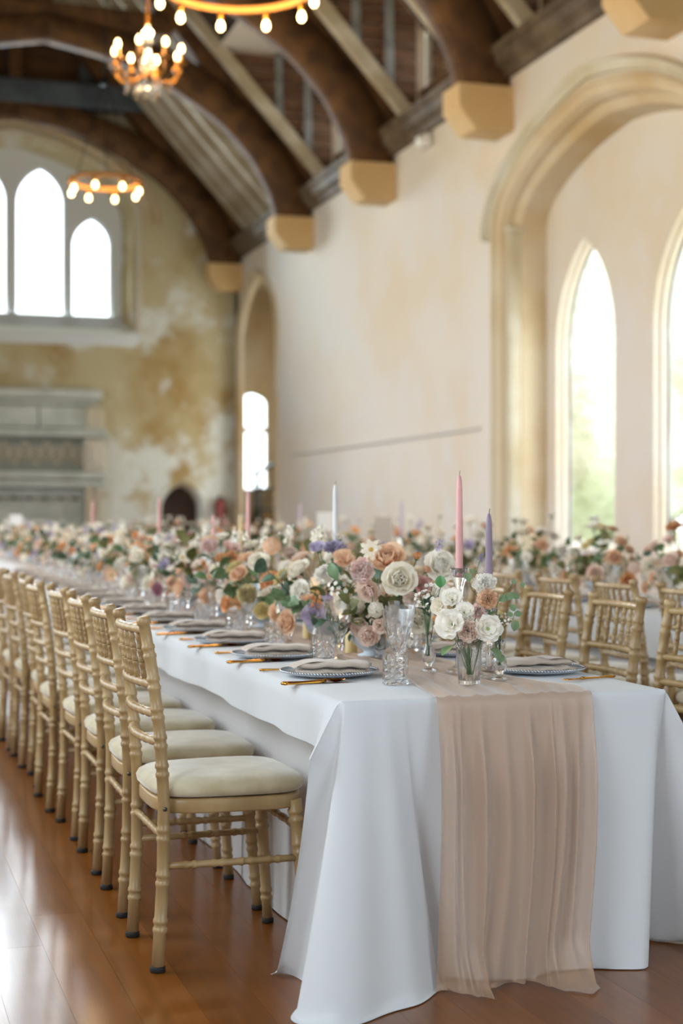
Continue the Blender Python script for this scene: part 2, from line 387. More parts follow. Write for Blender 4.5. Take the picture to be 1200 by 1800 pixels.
mb.add(reveal([(OPB, 6.8), (op_in(OPB, .04), 6.83), (op_in(OPB, .04), 6.87), (op_in(OPB, .07), 6.90)], rv(0)))
obj('bay', mb.mesh('bay', M_stone, False), wall_right)
pane('window_3', WB, lambda a, z, d: (a, d, z), 29.3, 0)
mb = MB(); mb.add(box(7.06, 7.7, 29.12, 29.2, 2.83, 2.93)); st('trim_2', mb.mesh('transom', M_stone, False))

# ---- far wall: big four-light window in an arched recess, small pointed door, chimneypiece
OPF = (2.70, 2.17, 4.55, 6.75, 8.12); OPD = (5.775, .415, 0, 1.3, 1.82)
mb = wall_face(XL, XR, 0, 8.78, [OPF, OPD], lambda a, z: (a, YF, z))
mb.add(reveal([(OPF, YF), (op_in(OPF, .05), YF + .04), (op_in(OPF, .07), YF + .2), (op_in(OPF, .12), YF + .24), (op_in(OPF, .14), YF + .5)], lambda a, z, d: (a, d, z)))
mb.add(reveal([(OPD, YF), (op_in(OPD, .05), YF + .08), (op_in(OPD, .05), YF + .35)], lambda a, z, d: (a, d, z)))
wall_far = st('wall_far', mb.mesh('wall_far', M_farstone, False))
def hoodf(op, w0, w1, proj, zfoot, m):
    A = lambda d: arch(op[0], op[1] + d, zfoot, op[3], op[4] + d * .9)
    rows = [[(a, YF, z) for a, z in A(w1)], [(a, YF - proj, z) for a, z in A(w1 - .04)], [(a, YF - proj, z) for a, z in A(w0 + .04)], [(a, YF, z) for a, z in A(w0)]]
    mb = MB(); mb.add(ribbon(rows)); obj('hood_mould', fixn(mb.mesh('hood_mould', m)), wall_far)
hoodf(OPF, .02, .16, .06, 4.6, M_palestone); hoodf(OPF, .20, .36, .10, 6.6, M_stone); hoodf(OPF, .40, .52, .05, 6.6, M_stone)
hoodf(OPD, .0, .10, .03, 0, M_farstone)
LI = [(3.225, .47, 4.95, 7.0, 7.68), (4.17, .39, 4.95, 6.25, 6.80), (2.175, .47, 4.95, 7.0, 7.68), (1.23, .39, 4.95, 6.25, 6.80)]
mb = wall_face(.45, 4.95, 4.5, 8.3, LI, lambda a, z: (a, YF + .5, z))
for L_ in LI: mb.add(reveal([(L_, YF + .5), (op_in(L_, .04), YF + .56), (op_in(L_, .04), YF + .7)], lambda a, z, d: (a, d, z)))
mb.add(([(.5, YF + .5, 4.95), (4.9, YF + .5, 4.95), (4.95, YF - .02, 4.62), (.45, YF - .02, 4.62)], [(0, 1, 2, 3)]))
obj('tracery', mb.mesh('tracery', mat('tracery_stone', '#dfe4e6', .9, bump=.2, bs=20), False), wall_far)
for k, L_ in enumerate(LI): pane('window_%d' % (k + 4), op_in(L_, .04), lambda a, z, d: (a, d, z), YF + .62, 0)
mb = MB(); mb.add(rbox(.40, 4.99, YF - .10, YF + .02, 4.44, 4.60, .03)); mb.add(rbox(.45, 4.94, YF - .05, YF + .02, 4.34, 4.45, .02)); st('trim_3', mb.mesh('window_sill', MATS['tracery_stone'], False))
door = empty('door_1', (5.775, YF + .36, 0)); door['kind'] = 'structure'
for k in range(6):
    x0 = -.375 + k * .125; zt = 1.86
    mb = MB(); mb.add(rbox(x0, x0 + .12, 0, .05, 0, zt, .006)); obj('plank', mb.mesh('door_plank', mat('door_oak', '#43291c', .7, c2='#2e1c13', ns=4), False), door)
mb = MB(); mb.add(lathe([(.03, 0), (.03, .02), (.012, .03), (.02, .06), (.0, .07)], 10), T(.25, 0, 1.0) @ Rx(PI / 2)); obj('door_handle', mb.mesh('door_handle', M_iron), door)

# chimneypiece
fp = tag(empty('fireplace', (XC, YF, 0)), 'huge carved grey stone fireplace on far wall under the window', 'fireplace')
def fpart(name, shapes, m=M_greystone, smooth=False):
    mb = MB()
    for s in shapes: mb.add(s)
    return obj(name, mb.mesh(name, m, smooth), fp)
for s in (-1, 1):
    a, b = sorted((s * 1.25, s * 1.57))
    mb = MB(); mb.add(rbox(a, b, -.32, -.001, 0, .25, .02)); mb.add(rbox(a + .06, b - .06, -.28, -.001, .25, 1.72, .02))
    for o_ in (.06, .26): mb.add(lathe([(.045, .25), (.045, 1.6), (.065, 1.66), (.07, 1.72)], 10), T(a + o_, -.28, 0))
    obj('jamb', mb.mesh('jamb', M_palestone, False), fp)
    fpart('frieze_block', [rbox(a - .02, b + .02, -.42, -.001, 2.02, 2.6, .03), rbox(a + .07, b - .07, -.45, -.4, 2.12, 2.5, .03)], M_palestone)
    fpart('corner_block', [rbox(a + .02, b + .05, -.3, -.001, 2.76, 3.2, .04)], M_palestone)
fpart('lintel', [rbox(-1.62, 1.62, -.36, -.001, 1.72, 1.84, .02), rbox(-1.66, 1.66, -.42, -.001, 1.86, 2.0, .03)])
fr_ = fpart('frieze', [box(-1.25, 1.25, -.26, -.001, 2.0, 2.6)], mat('frieze_ground', '#8e938a', .9))
qm = MB(); qm.add(tube([(.085 * math.cos(t * PI / 6), 0, .16 * math.sin(t * PI / 6)) for t in range(13)], .018, 5, False)); qm.add(tube([(.04 * math.cos(t * PI / 4), 0, .08 * math.sin(t * PI / 4)) for t in range(9)], .014, 5, False))
qme = qm.mesh('frieze_ring', M_palestone)
for k in range(13): obj('carved_loop', qme, fr_, (-1.14 + k * .19, -.275, 2.32 + (.05 if k % 2 else -.02)))
fpart('mantel', [rbox(-1.7, 1.7, -.5, -.001, 2.62, 2.70, .02), rbox(-1.64, 1.64, -.42, -.001, 2.70, 2.78, .02)])
for a, b in ((-1.3, -.45), (-.43, .43), (.45, 1.3)): fpart('overmantel_panel', [rbox(a, b, -.22, -.001, 2.80, 3.2, .02)], M_greystone)
fpart('cornice', [rbox(-1.5, 1.5, -.3, -.001, 3.22, 3.3, .02), rbox(-1.58, 1.58, -.36, -.001, 3.32, 3.5, .04)])
fpart('hearth_back', [box(-1.25, 1.25, -.06, -.001, 0, 1.72)], M_greystone)
rail = tube([(-1.2, -.3, 1.52), (1.2, -.3, 1.52)], .012, 6); kn = [rail]
for k in range(9):
    v_, f_ = lathe([(0, -.04), (.035, -.02), (.035, .02), (0, .04)], 8); kn.append(([(p[0] - 1.1 + k * .275, p[1] - .3, p[2] + 1.52) for p in v_], f_))
fpart('iron_rail', kn, M_iron, True)

# gable above the far wall
mb = MB(); mb.add(([(XL, YF + .02, 8.7), (XR, YF + .02, 8.7), (XR, YF + .02, 9.0), (XC, YF + .02, 11.6), (XL, YF + .02, 9.0)], [(0, 1, 2, 3, 4)]))
gable = obj('gable', mb.mesh('gable', M_boarddark, False), wall_far)
for k in range(8):
    z = 8.8 + k * .24; mb = MB(); w = 4.2 - max(0, z - 8.4) * .9; mb.add(rbox(XC - w, XC + w, YF - .03, YF + .01, z, z + .225, .008)); obj('board', mb.mesh('gable_board', M_gable, False), gable)
for xx in (1.35, 2.67, 4.0):
    mb = MB(); mb.add(rbox(xx - .13, xx + .13, YF - .16, YF - .03, 8.85, 10.0, .02)); obj('stud', mb.mesh('stud', M_blueoak, False), gable)

# ---- left wall (windows unseen, they light the hall) and near wall
LOP = [(y, 1.1, 1.1, 3.6, 4.75) for y in LEFT_WIN]
mb = wall_face(YN, YF, 0, WT, LOP, lambda a, z: (XL, a, z))
for o in LOP: mb.add(reveal([(o, XL), (op_in(o, .08), XL - .3)], lambda a, z, d: (d, a, z)))
st('wall_left', mb.mesh('wall_left', M_plaster, False))
NOP = [(4.4, 1.9, 1.3, 4.0, 5.2)]
mb = wall_face(XL, XR, 0, 8.8, NOP, lambda a, z: (a, YN, z))
mb.add(([(XL, YN, 8.8), (XR, YN, 8.8), (XC, YN, 11.6)], [(0, 1, 2)]))
st('wall_near', mb.mesh('wall_near', M_plaster, False))

# ---- roof
RS = 1.11
def rz(x): return 6.40 + (6.75 - x) * RS                  # underside of the rafters, right slope
def bz(x): return rz(x) + .28                              # boarding
TRUSS = [4.2, 8.0, 11.8, 15.6, 19.4, 23.25, 27.9]
DORM = [10.52, 14.32, 18.12, 21.92]
def mir(x): return 2 * XC - x
mb = MB()
ys = [YN] + sorted([d + s * .92 for d in DORM for s in (-1, 1)]) + [YF + .05]
for p, q in zip(ys, ys[1:]):
    dz = any(abs((p + q) / 2 - d) < .5 for d in DORM); x0 = 5.29 if dz else 7.35
    mb.add(([(x0, p, bz(x0)), (x0, q, bz(x0)), (XC, q, bz(XC)), (XC, p, bz(XC))], [(0, 1, 2, 3)]))
mb.add(([(mir(7.35), YN, bz(7.35)), (mir(7.35), YF, bz(7.35)), (XC, YF, bz(XC)), (XC, YN, bz(XC))], [(0, 1, 2, 3)]))
ceiling = st('ceiling', mb.mesh('ceiling', M_boarddark, False))
nx, nz = RS / math.hypot(1, RS), 1 / math.hypot(1, RS)     # outward normal of the slope
def rafter_outline(x0, x1, dep, off=0):
    return [(x0 + nx * off, rz(x0) + nz * off), (x1 + nx * off, rz(x1) + nz * off), (x1 + nx * (off + dep), rz(x1) + nz * (off + dep)), (x0 + nx * (off + dep), rz(x0) + nz * (off + dep))]
mb = MB(); mb.add(prism(rafter_outline(6.78, 2.70, .18), -.065, .065)); me_r = fixn(mb.mesh('rafter', M_rafter, False))
mb = MB(); mb.add(prism([(mir(a), b) for a, b in rafter_outline(6.78, 2.70, .18)], -.075, .075)); me_l = fixn(mb.mesh('rafter_l', M_rafter, False))
for p, q in zip(TRUSS, TRUSS[1:]):
    n = 7
    for k in range(1, n):
        y = p + (q - p) * k / n
        if not any(-1.15 < y - d < .62 for d in DORM): obj('rafter', me_r, ceiling, (0, y, 0))
        if k % 1 == 0 and y > 10: obj('rafter', me_l, ceiling, (0, y, 0))
for d in DORM:                                             # dormers
    dm = empty('dormer', (0, d, 0), 0, ceiling)
    mb = MB(); x1, zt = 7.12, 8.3
    win = (.22, .64, 6.80, 7.50, 7.62)
    w = wall_face(-.92, .92, WT, zt, [win], lambda a, z: (x1, a, z)); mb.add((w.v, w.f))
    mb.add(([(x1, -.92, zt), (x1, .92, zt), (5.2, .92, zt), (5.2, -.92, zt)], [(0, 1, 2, 3)]))
    for s in (-1, 1): mb.add(([(x1, s * .92, WT), (x1, s * .92, zt), (5.25, s * .92, zt), (7.25, s * .92, WT)], [(0, 1, 2, 3)]))
    obj('dormer_lining', mb.mesh('dormer_lining', M_plaster, False), dm)
    for k in range(9):                                     # boards on the far cheek
        z = 6.3 + k * .22; xa = max(5.35, 6.75 - (z + .2 - 6.68) / RS + .02)
        mb = MB(); mb.add(rbox(min(xa, 6.98), 7.02, .885, .912, z, z + .205, .006)); obj('board', mb.mesh('cheek_board', M_board, False), dm)
    for xx in (6.16, 6.62):
        mb = MB(); mb.add(rbox(xx - .06, xx + .06, .80, .884, max(6.2, rz(xx) + .1), zt, .01)); obj('stud', mb.mesh('stud', M_greyoak, False), dm)
    mb = MB(); mb.add(rbox(7.06, 7.11, -.46, .90, 7.62, 7.74, .01)); mb.add(rbox(7.06, 7.11, -.46, .90, 6.68, 6.80, .01)); mb.add(rbox(7.06, 7.11, .16, .20, 6.8, 7.62, .005)); obj('window_frame', mb.mesh('window_frame', M_oak, False), dm)
    mb = MB(); mb.add(([(7.13, -.42, 6.8), (7.13, .86, 6.8), (7.13, .86, 7.62), (7.13, -.42, 7.62)], [(0, 1, 2, 3)])); obj('pane', mb.mesh('pane', M_pane, False), dm)
# wall plates / cornices
for s, nme in ((1, 'trim_4'), (-1, 'trim_5')):
    pr = [(6.82, 5.98), (6.72, 5.98), (6.70, 6.04), (6.62, 6.10), (6.60, 6.20), (6.56, 6.22), (6.56, 6.30), (6.82, 6.30)]
    if s < 0: pr = [(mir(a), b) for a, b in pr]
    mb = MB(); mb.add(prism(pr, YN, YF)); st(nme, fixn(mb.mesh('wall_plate', mat('cornice_timber', '#6a5a45', .7, c2='#4e3e2a', ns=3), False)))

# ---- trusses on stone corbels
SOF = [(6.22, 5.85), (6.17, 6.10), (6.05, 6.38), (5.78, 6.82), (5.33, 7.27), (4.88, 7.57), (4.34, 7.85), (3.6, 8.12), (2.67, 8.30)]
OUT = [(6.78, 5.85), (6.76, 6.22), (6.62, 6.52), (6.32, 6.98), (5.80, 7.52), (5.28, 7.92), (4.62, 8.25), (3.75, 8.52), (2.67, 8.68)]
def smooth_pts(p, n=4):
    r = []
    for i in range(len(p) - 1):
        p0, p1, p2, p3 = [Vector((*p[max(0, min(len(p) - 1, i + k))], 0)) for k in (-1, 0, 1, 2)]
        for k in range(n):
            t = k / n; q = .5 * ((2 * p1) + (p2 - p0) * t + (2 * p0 - 5 * p1 + 4 * p2 - p3) * t * t + (3 * p1 - p0 - 3 * p2 + p3) * t ** 3); r.append((q.x, q.y))
    return r + [p[-1]]
SO, OU = smooth_pts(SOF), smooth_pts(OUT)
def brace(s, th):
    rows = []
    for (a, b), (c, d) in zip(SO, OU):
        cx = (a * .92 + c * .08, b * .92 + d * .08)
        sec = [(a, -th * .6, b), (cx[0], -th, cx[1]), (c, -th, d), (c, th, d), (cx[0], th, cx[1]), (a, th * .6, b)]
        rows.append([((mir(x) if s < 0 else x), y, z) for x, y, z in sec])
    v, f = ribbon(rows, True); n = len(rows)
    f += [tuple(range(6)), tuple((n - 1) * 6 + k for k in range(6))]
    return v, f
bm_r = MB().add(brace(1, .17)); bm_l = MB().add(brace(-1, .17))
me_br = fixn(bm_r.mesh('arch_brace', M_oak)); me_bl = fixn(bm_l.mesh('arch_brace_l', M_oak))
tl = {11.8: 'great dark oak arched roof truss above the near window recess', 15.6: 'dark oak arched roof truss at the far edge of the near window recess', 19.4: 'dark oak arched roof truss midway along the blank plaster wall',
      23.25: 'dark oak arched roof truss last but one before the window wall', 27.9: 'end roof truss with slate grey beam against the window wall'}
me_pr = {}
for s in (1, -1):
    o_ = rafter_outline(6.78, 2.70, .30, -.12); o_ = o_ if s > 0 else [(mir(a), b) for a, b in o_]
    mb = MB(); mb.add(prism(o_, -.15, .15)); me_pr[s] = fixn(mb.mesh('principal_rafter', M_oak, False))
mb = MB(); mb.add(rbox(XC - 1.9, XC + 1.9, -.15, .15, 8.52, 8.86, .03)); me_col = mb.mesh('collar_beam', M_oak, False)
mb = MB(); mb.add(rbox(XC - 2.3, XC + 2.3, -.2, .2, 8.55, 8.98, .03)); me_colg = mb.mesh('collar_beam_grey', M_blueoak, False)
mb = MB(); mb.add(rbox(XC - .12, XC + .12, -.12, .12, 8.8, 10.75, .02)); me_kp = mb.mesh('king_post', M_oak, False)
CORB = [(6.16, 5.86), (6.16, 5.62), (6.20, 5.56), (6.36, 5.38), (6.80, 5.38), (6.80, 5.86)]
mb = MB(); mb.add(prism(CORB, -.24, .24)); me_co = fixn(mb.mesh('corbel', M_corbel, False))
mb = MB(); mb.add(prism([(mir(a), b) for a, b in CORB], -.24, .24)); me_col_l = fixn(mb.mesh('corbel_l', M_corbel, False))
wl = bpy.data.objects['wall_left']
for y in TRUSS:
    if y < 10: continue
    t = tag(empty('roof_truss', (0, y, 0)), tl[y], 'roof truss', 'arched roof trusses')
    obj('arch_brace', me_br, t); obj('arch_brace', me_bl, t); obj('principal_rafter', me_pr[1], t); obj('principal_rafter', me_pr[-1], t)
    obj('collar_beam', me_colg if y > 27 else me_col, t); obj('king_post', me_kp, t)
    obj('corbel', me_co, wall_right, (0, y, 0)); obj('corbel', me_col_l, wl, (0, y, 0))

# ---- outdoors: lawn and trees seen through the glass
mb = MB(); mb.add(box(-80, 120, -60, 160, -1.2, -.4)); g = st('ground', mb.mesh('lawn', mat('lawn', '#aeb690', .9, c2='#bcc2a4', ns=.4), False))
M_leafout = mat('pale_foliage', '#d6d7c0', .8, c2='#eae9dd', ns=1.3, bump=.8, bs=4, bd=.3)
def tree(x, y, h, r, label):
    t = tag(empty('garden_tree', (x, y, -.4)), label, 'tree', 'trees outside the windows')
    bm = bmesh.new(); bmesh.ops.create_icosphere(bm, subdivisions=4, radius=1)
    for v in bm.verts:
        n_ = noise.fractal(v.co * 1.8 + Vector((x, y, 0)), 1, 2, 5); v.co *= 1 + .28 * n_
        v.co = Vector((v.co.x * r, v.co.y * r, v.co.z * h * .45 + h * .62))
    me = bpy.data.meshes.new('crown'); bm.to_mesh(me); bm.free(); me.materials.append(M_leafout); me.polygons.foreach_set('use_smooth', [True] * len(me.polygons)); obj('crown', me, t)
    mb = MB(); mb.add(tube([(0, 0, 0), (.05, 0, h * .3), (0, .1, h * .6)], [.3, .22, .12], 8)); obj('trunk', mb.mesh('trunk', mat('bark', '#6b5a45', .9)), t)
tree(13.6, 26.5, 6.5, 2.6, 'pale green tree seen through the lancet nearest the blank plaster wall')
tree(18.6, 33.0, 8.0, 2.6, 'pale green tree seen between the two lancets outside')
tree(24.8, 38.5, 9.0, 3.0, 'pale green tree outside the lancet at the right edge')

# ================================================================== CHANDELIERS AND WALL THINGS
M_rope = mat('rope_brown', '#9c6a33', .9, bump=.6, bs=60)
M_bulb = mat('warm_bulb', '#ffe2b0', .3, emit=16, ecol=(1.0, .66, .30))
M_brass = mat('aged_brass', '#9a6a2a', .35, .9)
M_crystal = mat('chandelier_crystal', '#ffffff', .02, trans=1.0)
def bulb_mesh(r):
    return MB().add(lathe([(0, -2.9 * r), (.45 * r, -2.8 * r), (.9 * r, -2.2 * r), (1.0 * r, -1.6 * r), (.8 * r, -.8 * r), (.42 * r, -.1 * r), (.4 * r, .2 * r)], 12, False, True)).mesh('bulb', M_bulb)
def warm_point(loc, e, r=.05, parent=None):
    l = bpy.data.lights.new('lamp_glow', 'POINT'); l.energy = e; l.color = (1, .66, .34); l.shadow_soft_size = r
    o = bpy.data.objects.new('lamp_glow', l); col.objects.link(o); o.location = loc
    if parent: o.parent = parent
    return o
def ring_lamp(loc, R, n, label, off, power, top):
    t = tag(empty('ring_chandelier', loc), label, 'chandelier', 'hanging lamps')
    ring = [(R * math.cos(a * PI / 24), R * math.sin(a * PI / 24), 0) for a in range(49)]
    mb = MB(); mb.add(tube(ring, .03, 8, False)); obj('ring', mb.mesh('ring', M_rope), t)
    for k in range(3):
        a = k * 2 * PI / 3 + .4; mb = MB(); mb.add(tube([(R * math.cos(a), R * math.sin(a), 0), (.03 * math.cos(a), .03 * math.sin(a), 1.25)], .007, 5)); obj('chain', mb.mesh('chain', M_iron), t)
    mb = MB(); mb.add(lathe([(.0, 1.2), (.06, 1.22), (.06, 1.3), (.02, 1.33)], 10)); mb.add(tube([(0, 0, 1.3), (0, 0, top - loc[2])], .009, 6)); obj('suspension_cord', mb.mesh('suspension_cord', M_iron), t)
    sk = MB().add(lathe([(.016, -.075), (.024, -.07), (.024, -.02), (.012, 0)], 8)).mesh('socket', M_brass); bm_ = bulb_mesh(.029)
    for k in range(n):
        a = off + k * 2 * PI / n; s_ = obj('socket', sk, t, (R * math.cos(a), R * math.sin(a), -.02)); obj('bulb', bm_, s_, (0, 0, -.07))
    warm_point((0, 0, -.2), power, .4, t)
    return t
ring_lamp((2.67, 11.05, 5.12), .57, 10, 'large rope ring chandelier at the top with hanging globe bulbs', .30, 200, 8.5)
ring_lamp((2.98, 19.4, 5.42), .44, 8, 'small ring chandelier hanging in front of the bright end window', .35, 110, 8.5)
# crystal chandelier
def crystal_lamp(loc, label, top):
    t = tag(empty('crystal_chandelier', loc), label, 'chandelier', 'hanging lamps')
    mb = MB(); mb.add(lathe([(.0, -.20), (.03, -.17), (.05, -.1), (.02, -.04), (.05, .03), (.07, .1), (.03, .18), (.03, .3), (.05, .36), (.015, .42), (.0, .44)], 12)); obj('stem', mb.mesh('stem', M_crystal), t)
    mb = MB(); z = .44
    while z < top - loc[2]: mb.add(tube([(.016 * math.cos(a * PI / 4), 0, z + .03 + .03 * math.sin(a * PI / 4)) for a in range(9)], .005, 4, False)); z += .05
    obj('chain', mb.mesh('chain', M_brass), t)
    arm = MB().add(tube([(.04, 0, -.02), (.12, 0, -.12), (.22, 0, -.13), (.31, 0, -.06), (.33, 0, .03)], .011, 6)).mesh('arm', M_brass)
    cup = MB().add(lathe([(.015, 0), (.05, .015), (.055, .03), (.02, .03), (.02, .12), (.0, .12)], 10)).mesh('candle_cup', M_brass)
    fl = MB().add(lathe([(.012, 0), (.022, .02), (.026, .04), (.018, .07), (.0, .09)], 10)).mesh('flame_bulb', M_bulb)
    drop = MB().add(lathe([(0, -.09), (.013, -.065), (.010, -.03), (.003, 0)], 6)).mesh('crystal_drop', M_crystal, False)
    for k in range(8):
        a = k * PI / 4 + .35
        r_ = obj('arm', arm, t, None, (0, 0, a)); c_ = obj('candle_cup', cup, r_, (.33, 0, .03)); 
        obj('flame_bulb', fl, t, (.33 * math.cos(a), .33 * math.sin(a), .15))
        for q, (rr, zz) in enumerate(((.33, .03), (.22, -.14), (.12, -.13))): obj('crystal_drop', drop, t, (rr * math.cos(a), rr * math.sin(a), zz))
    for k in range(16):
        a = k * PI / 8; obj('crystal_drop', drop, t, (.1 * math.cos(a), .1 * math.sin(a), -.15 + .02 * (k % 2))); obj('crystal_drop', drop, t, (.07 * math.cos(a), .07 * math.sin(a), .1))
    warm_point((0, 0, .35), 150, .3, t)
crystal_lamp((2.67, 14.7, 5.50), 'glittering crystal chandelier with candle bulbs between the two ring lamps', 8.5)
# emergency floodlight on the plaster
p = at_x(738, 247, 6.66)
t = tag(empty('wall_light', (6.79, p.y, p.z)), 'white emergency wall light beneath the cornice near the ceiling', 'wall light')
mb = MB(); mb.add(rbox(-.10, 0, -.12, .12, -.08, .08, .02)); obj('housing', mb.mesh('housing', mat('white_plastic', '#e6e4e0', .4), False), t)
mb = MB(); mb.add(lathe([(.0, .10), (.05, .09), (.08, .05), (.09, 0)], 14), T(-.09, 0, -.01) @ Ry(-PI / 2)); obj('lens', mb.mesh('lens', mat('white_lens', '#f2f4f2', .15)), t)
# fire extinguisher on the far wall by the corner
M_red = mat('extinguisher_red', '#7e1a14', .35)
t = tag(empty('fire_extinguisher', (6.47, YF - .12, 1.0)), 'red fire extinguisher on far wall in the corner by the door', 'extinguisher')
mb = MB(); mb.add(lathe([(.085, 0), (.09, .03), (.09, .42), (.07, .49), (.03, .52)], 14)); obj('cylinder', mb.mesh('cylinder', M_red), t)
mb = MB(); mb.add(rbox(-.03, .03, -.06, .05, .52, .58, .01)); mb.add(tube([(.03, 0, .54), (.1, 0, .5), (.11, 0, .3), (.1, 0, .15)], .012, 6)); obj('valve', mb.mesh('valve', M_iron), t)
mb = MB(); mb.add(rbox(-.05, .05, .06, .119, .2, .45, .005)); obj('bracket', mb.mesh('bracket', M_iron, False), t)
# dark rack standing in the bay
M_rack = mat('dark_green_metal', '#27302c', .5)
t = tag(empty('storage_rack', (7.52, 28.5, 0)), 'dark open rack standing in the arched bay before its window', 'rack')
for x in (-.24, .24):
    for y in (-.2, .2):
        mb = MB(); h = 2.25 if x > 0 else 2.0; mb.add(rbox(x - .03, x + .03, y - .03, y + .03, 0, h, .006)); obj('post', mb.mesh('post', M_rack, False), t)
for z in (.4, .98, 1.33, 1.72):
    mb = MB(); mb.add(rbox(-.27, .27, -.23, .23, z - .03, z + .02, .006)); obj('shelf', mb.mesh('shelf', M_rack, False), t)
mb = MB(); mb.add(prism([(-.28, 2.0), (.28, 2.26), (.28, 2.32), (-.28, 2.06)], -.24, .24)); obj('sloping_top', fixn(mb.mesh('sloping_top', M_rack, False)), t)
mb = MB(); mb.add(rbox(-.18, .18, -.16, .16, 0, .26, .01)); bx_ = tag(obj('wooden_crate', mb.mesh('wooden_crate', mat('crate_wood', '#7a5a2c', .8, c2='#5e431f', ns=5), False), None, (7.5, 28.5, 1.001)), 'brown wooden crate on a shelf of the dark rack', 'crate')

# ================================================================== CHAIRS
M_chair = mat('limewashed_wood', '#b6996c', .36, c2='#94754a', ns=9, stretch=(1, 1, .35), ramp=(.3, .72), bump=.15, bs=60, bstretch=(1, 1, .15), bd=.003)
M_seatpad = mat('ivory_velvet', '#cdbf9f', .95, c2='#b7a680', ns=14, ramp=(.35, .65), sheen=.6, bump=.2, bs=400, bd=.001)
M_foot = mat('rubber_foot', '#17120d', .7)
def turned(p0, p1, r0, r1, nodes, seg=10):
    """A turned bamboo-style bar with ringed nodes at the given fractions."""
    p0, p1 = Vector(p0), Vector(p1); L_ = (p1 - p0).length; e = .006 / L_
    ts = [0]; rs = [1.0]
    for n_ in nodes:
        for dt, k in ((-3.2, 1), (-2.6, 1.16), (-1.4, 1.2), (-.8, 1.0), (-.3, .98), (.3, .98), (.8, 1.0), (1.4, 1.2), (2.6, 1.16), (3.2, 1)): ts.append(n_ + dt * e); rs.append(k)
    ts.append(1); rs.append(1.0)
    return tube([p0.lerp(p1, t) for t in ts], [(r0 + (r1 - r0) * t) * k for t, k in zip(ts, rs)], seg)
def bent(pts, r0, r1, nodes, seg=10):
    """Turned bar along a polyline (rear post)."""
    pts = [Vector(p) for p in pts]; acc = [0]
    for a, b in zip(pts, pts[1:]): acc.append(acc[-1] + (b - a).length)
    def at(t):
        s = max(0, min(1, t)) * acc[-1]
        for i in range(len(pts) - 1):
            if s <= acc[i + 1] + 1e-9: return pts[i].lerp(pts[i + 1], (s - acc[i]) / (acc[i + 1] - acc[i]))
        return pts[-1]
    e = .006 / acc[-1]; ts = [0, .12, .3, .42, .47, .52, .6, .75, .9]; rs = [1] * len(ts); allp = list(zip(ts, rs))
    for n_ in nodes:
        allp = [q for q in allp if abs(q[0] - n_) > 5 * e]
        for dt, k in ((-3.2, 1), (-2.6, 1.14), (-1.4, 1.17), (-.8, 1.0), (-.3, .98), (.3, .98), (.8, 1.0), (1.4, 1.17), (2.6, 1.14), (3.2, 1)): allp.append((n_ + dt * e, k))
    allp += [(.975, 1.0), (.978, 1.22), (.99, 1.25), (.997, 1.1), (1.0, .7)]; allp.sort()
    return tube([at(t) for t, _ in allp], [(r0 + (r1 - r0) * t) * k for t, k in allp], seg)
def seat_outline(k, grow=0):
    out = []
    for i in range(40):
        a = 2 * PI * i / 40; c, s = math.cos(a), math.sin(a)
        x = math.copysign(abs(c) ** .5, c) * (.205 + grow); w = (.20 + grow) * (1.0 + .06 * (x / .2)); y = math.copysign(abs(s) ** .5, s) * w
        out.append((x, y))
    return out
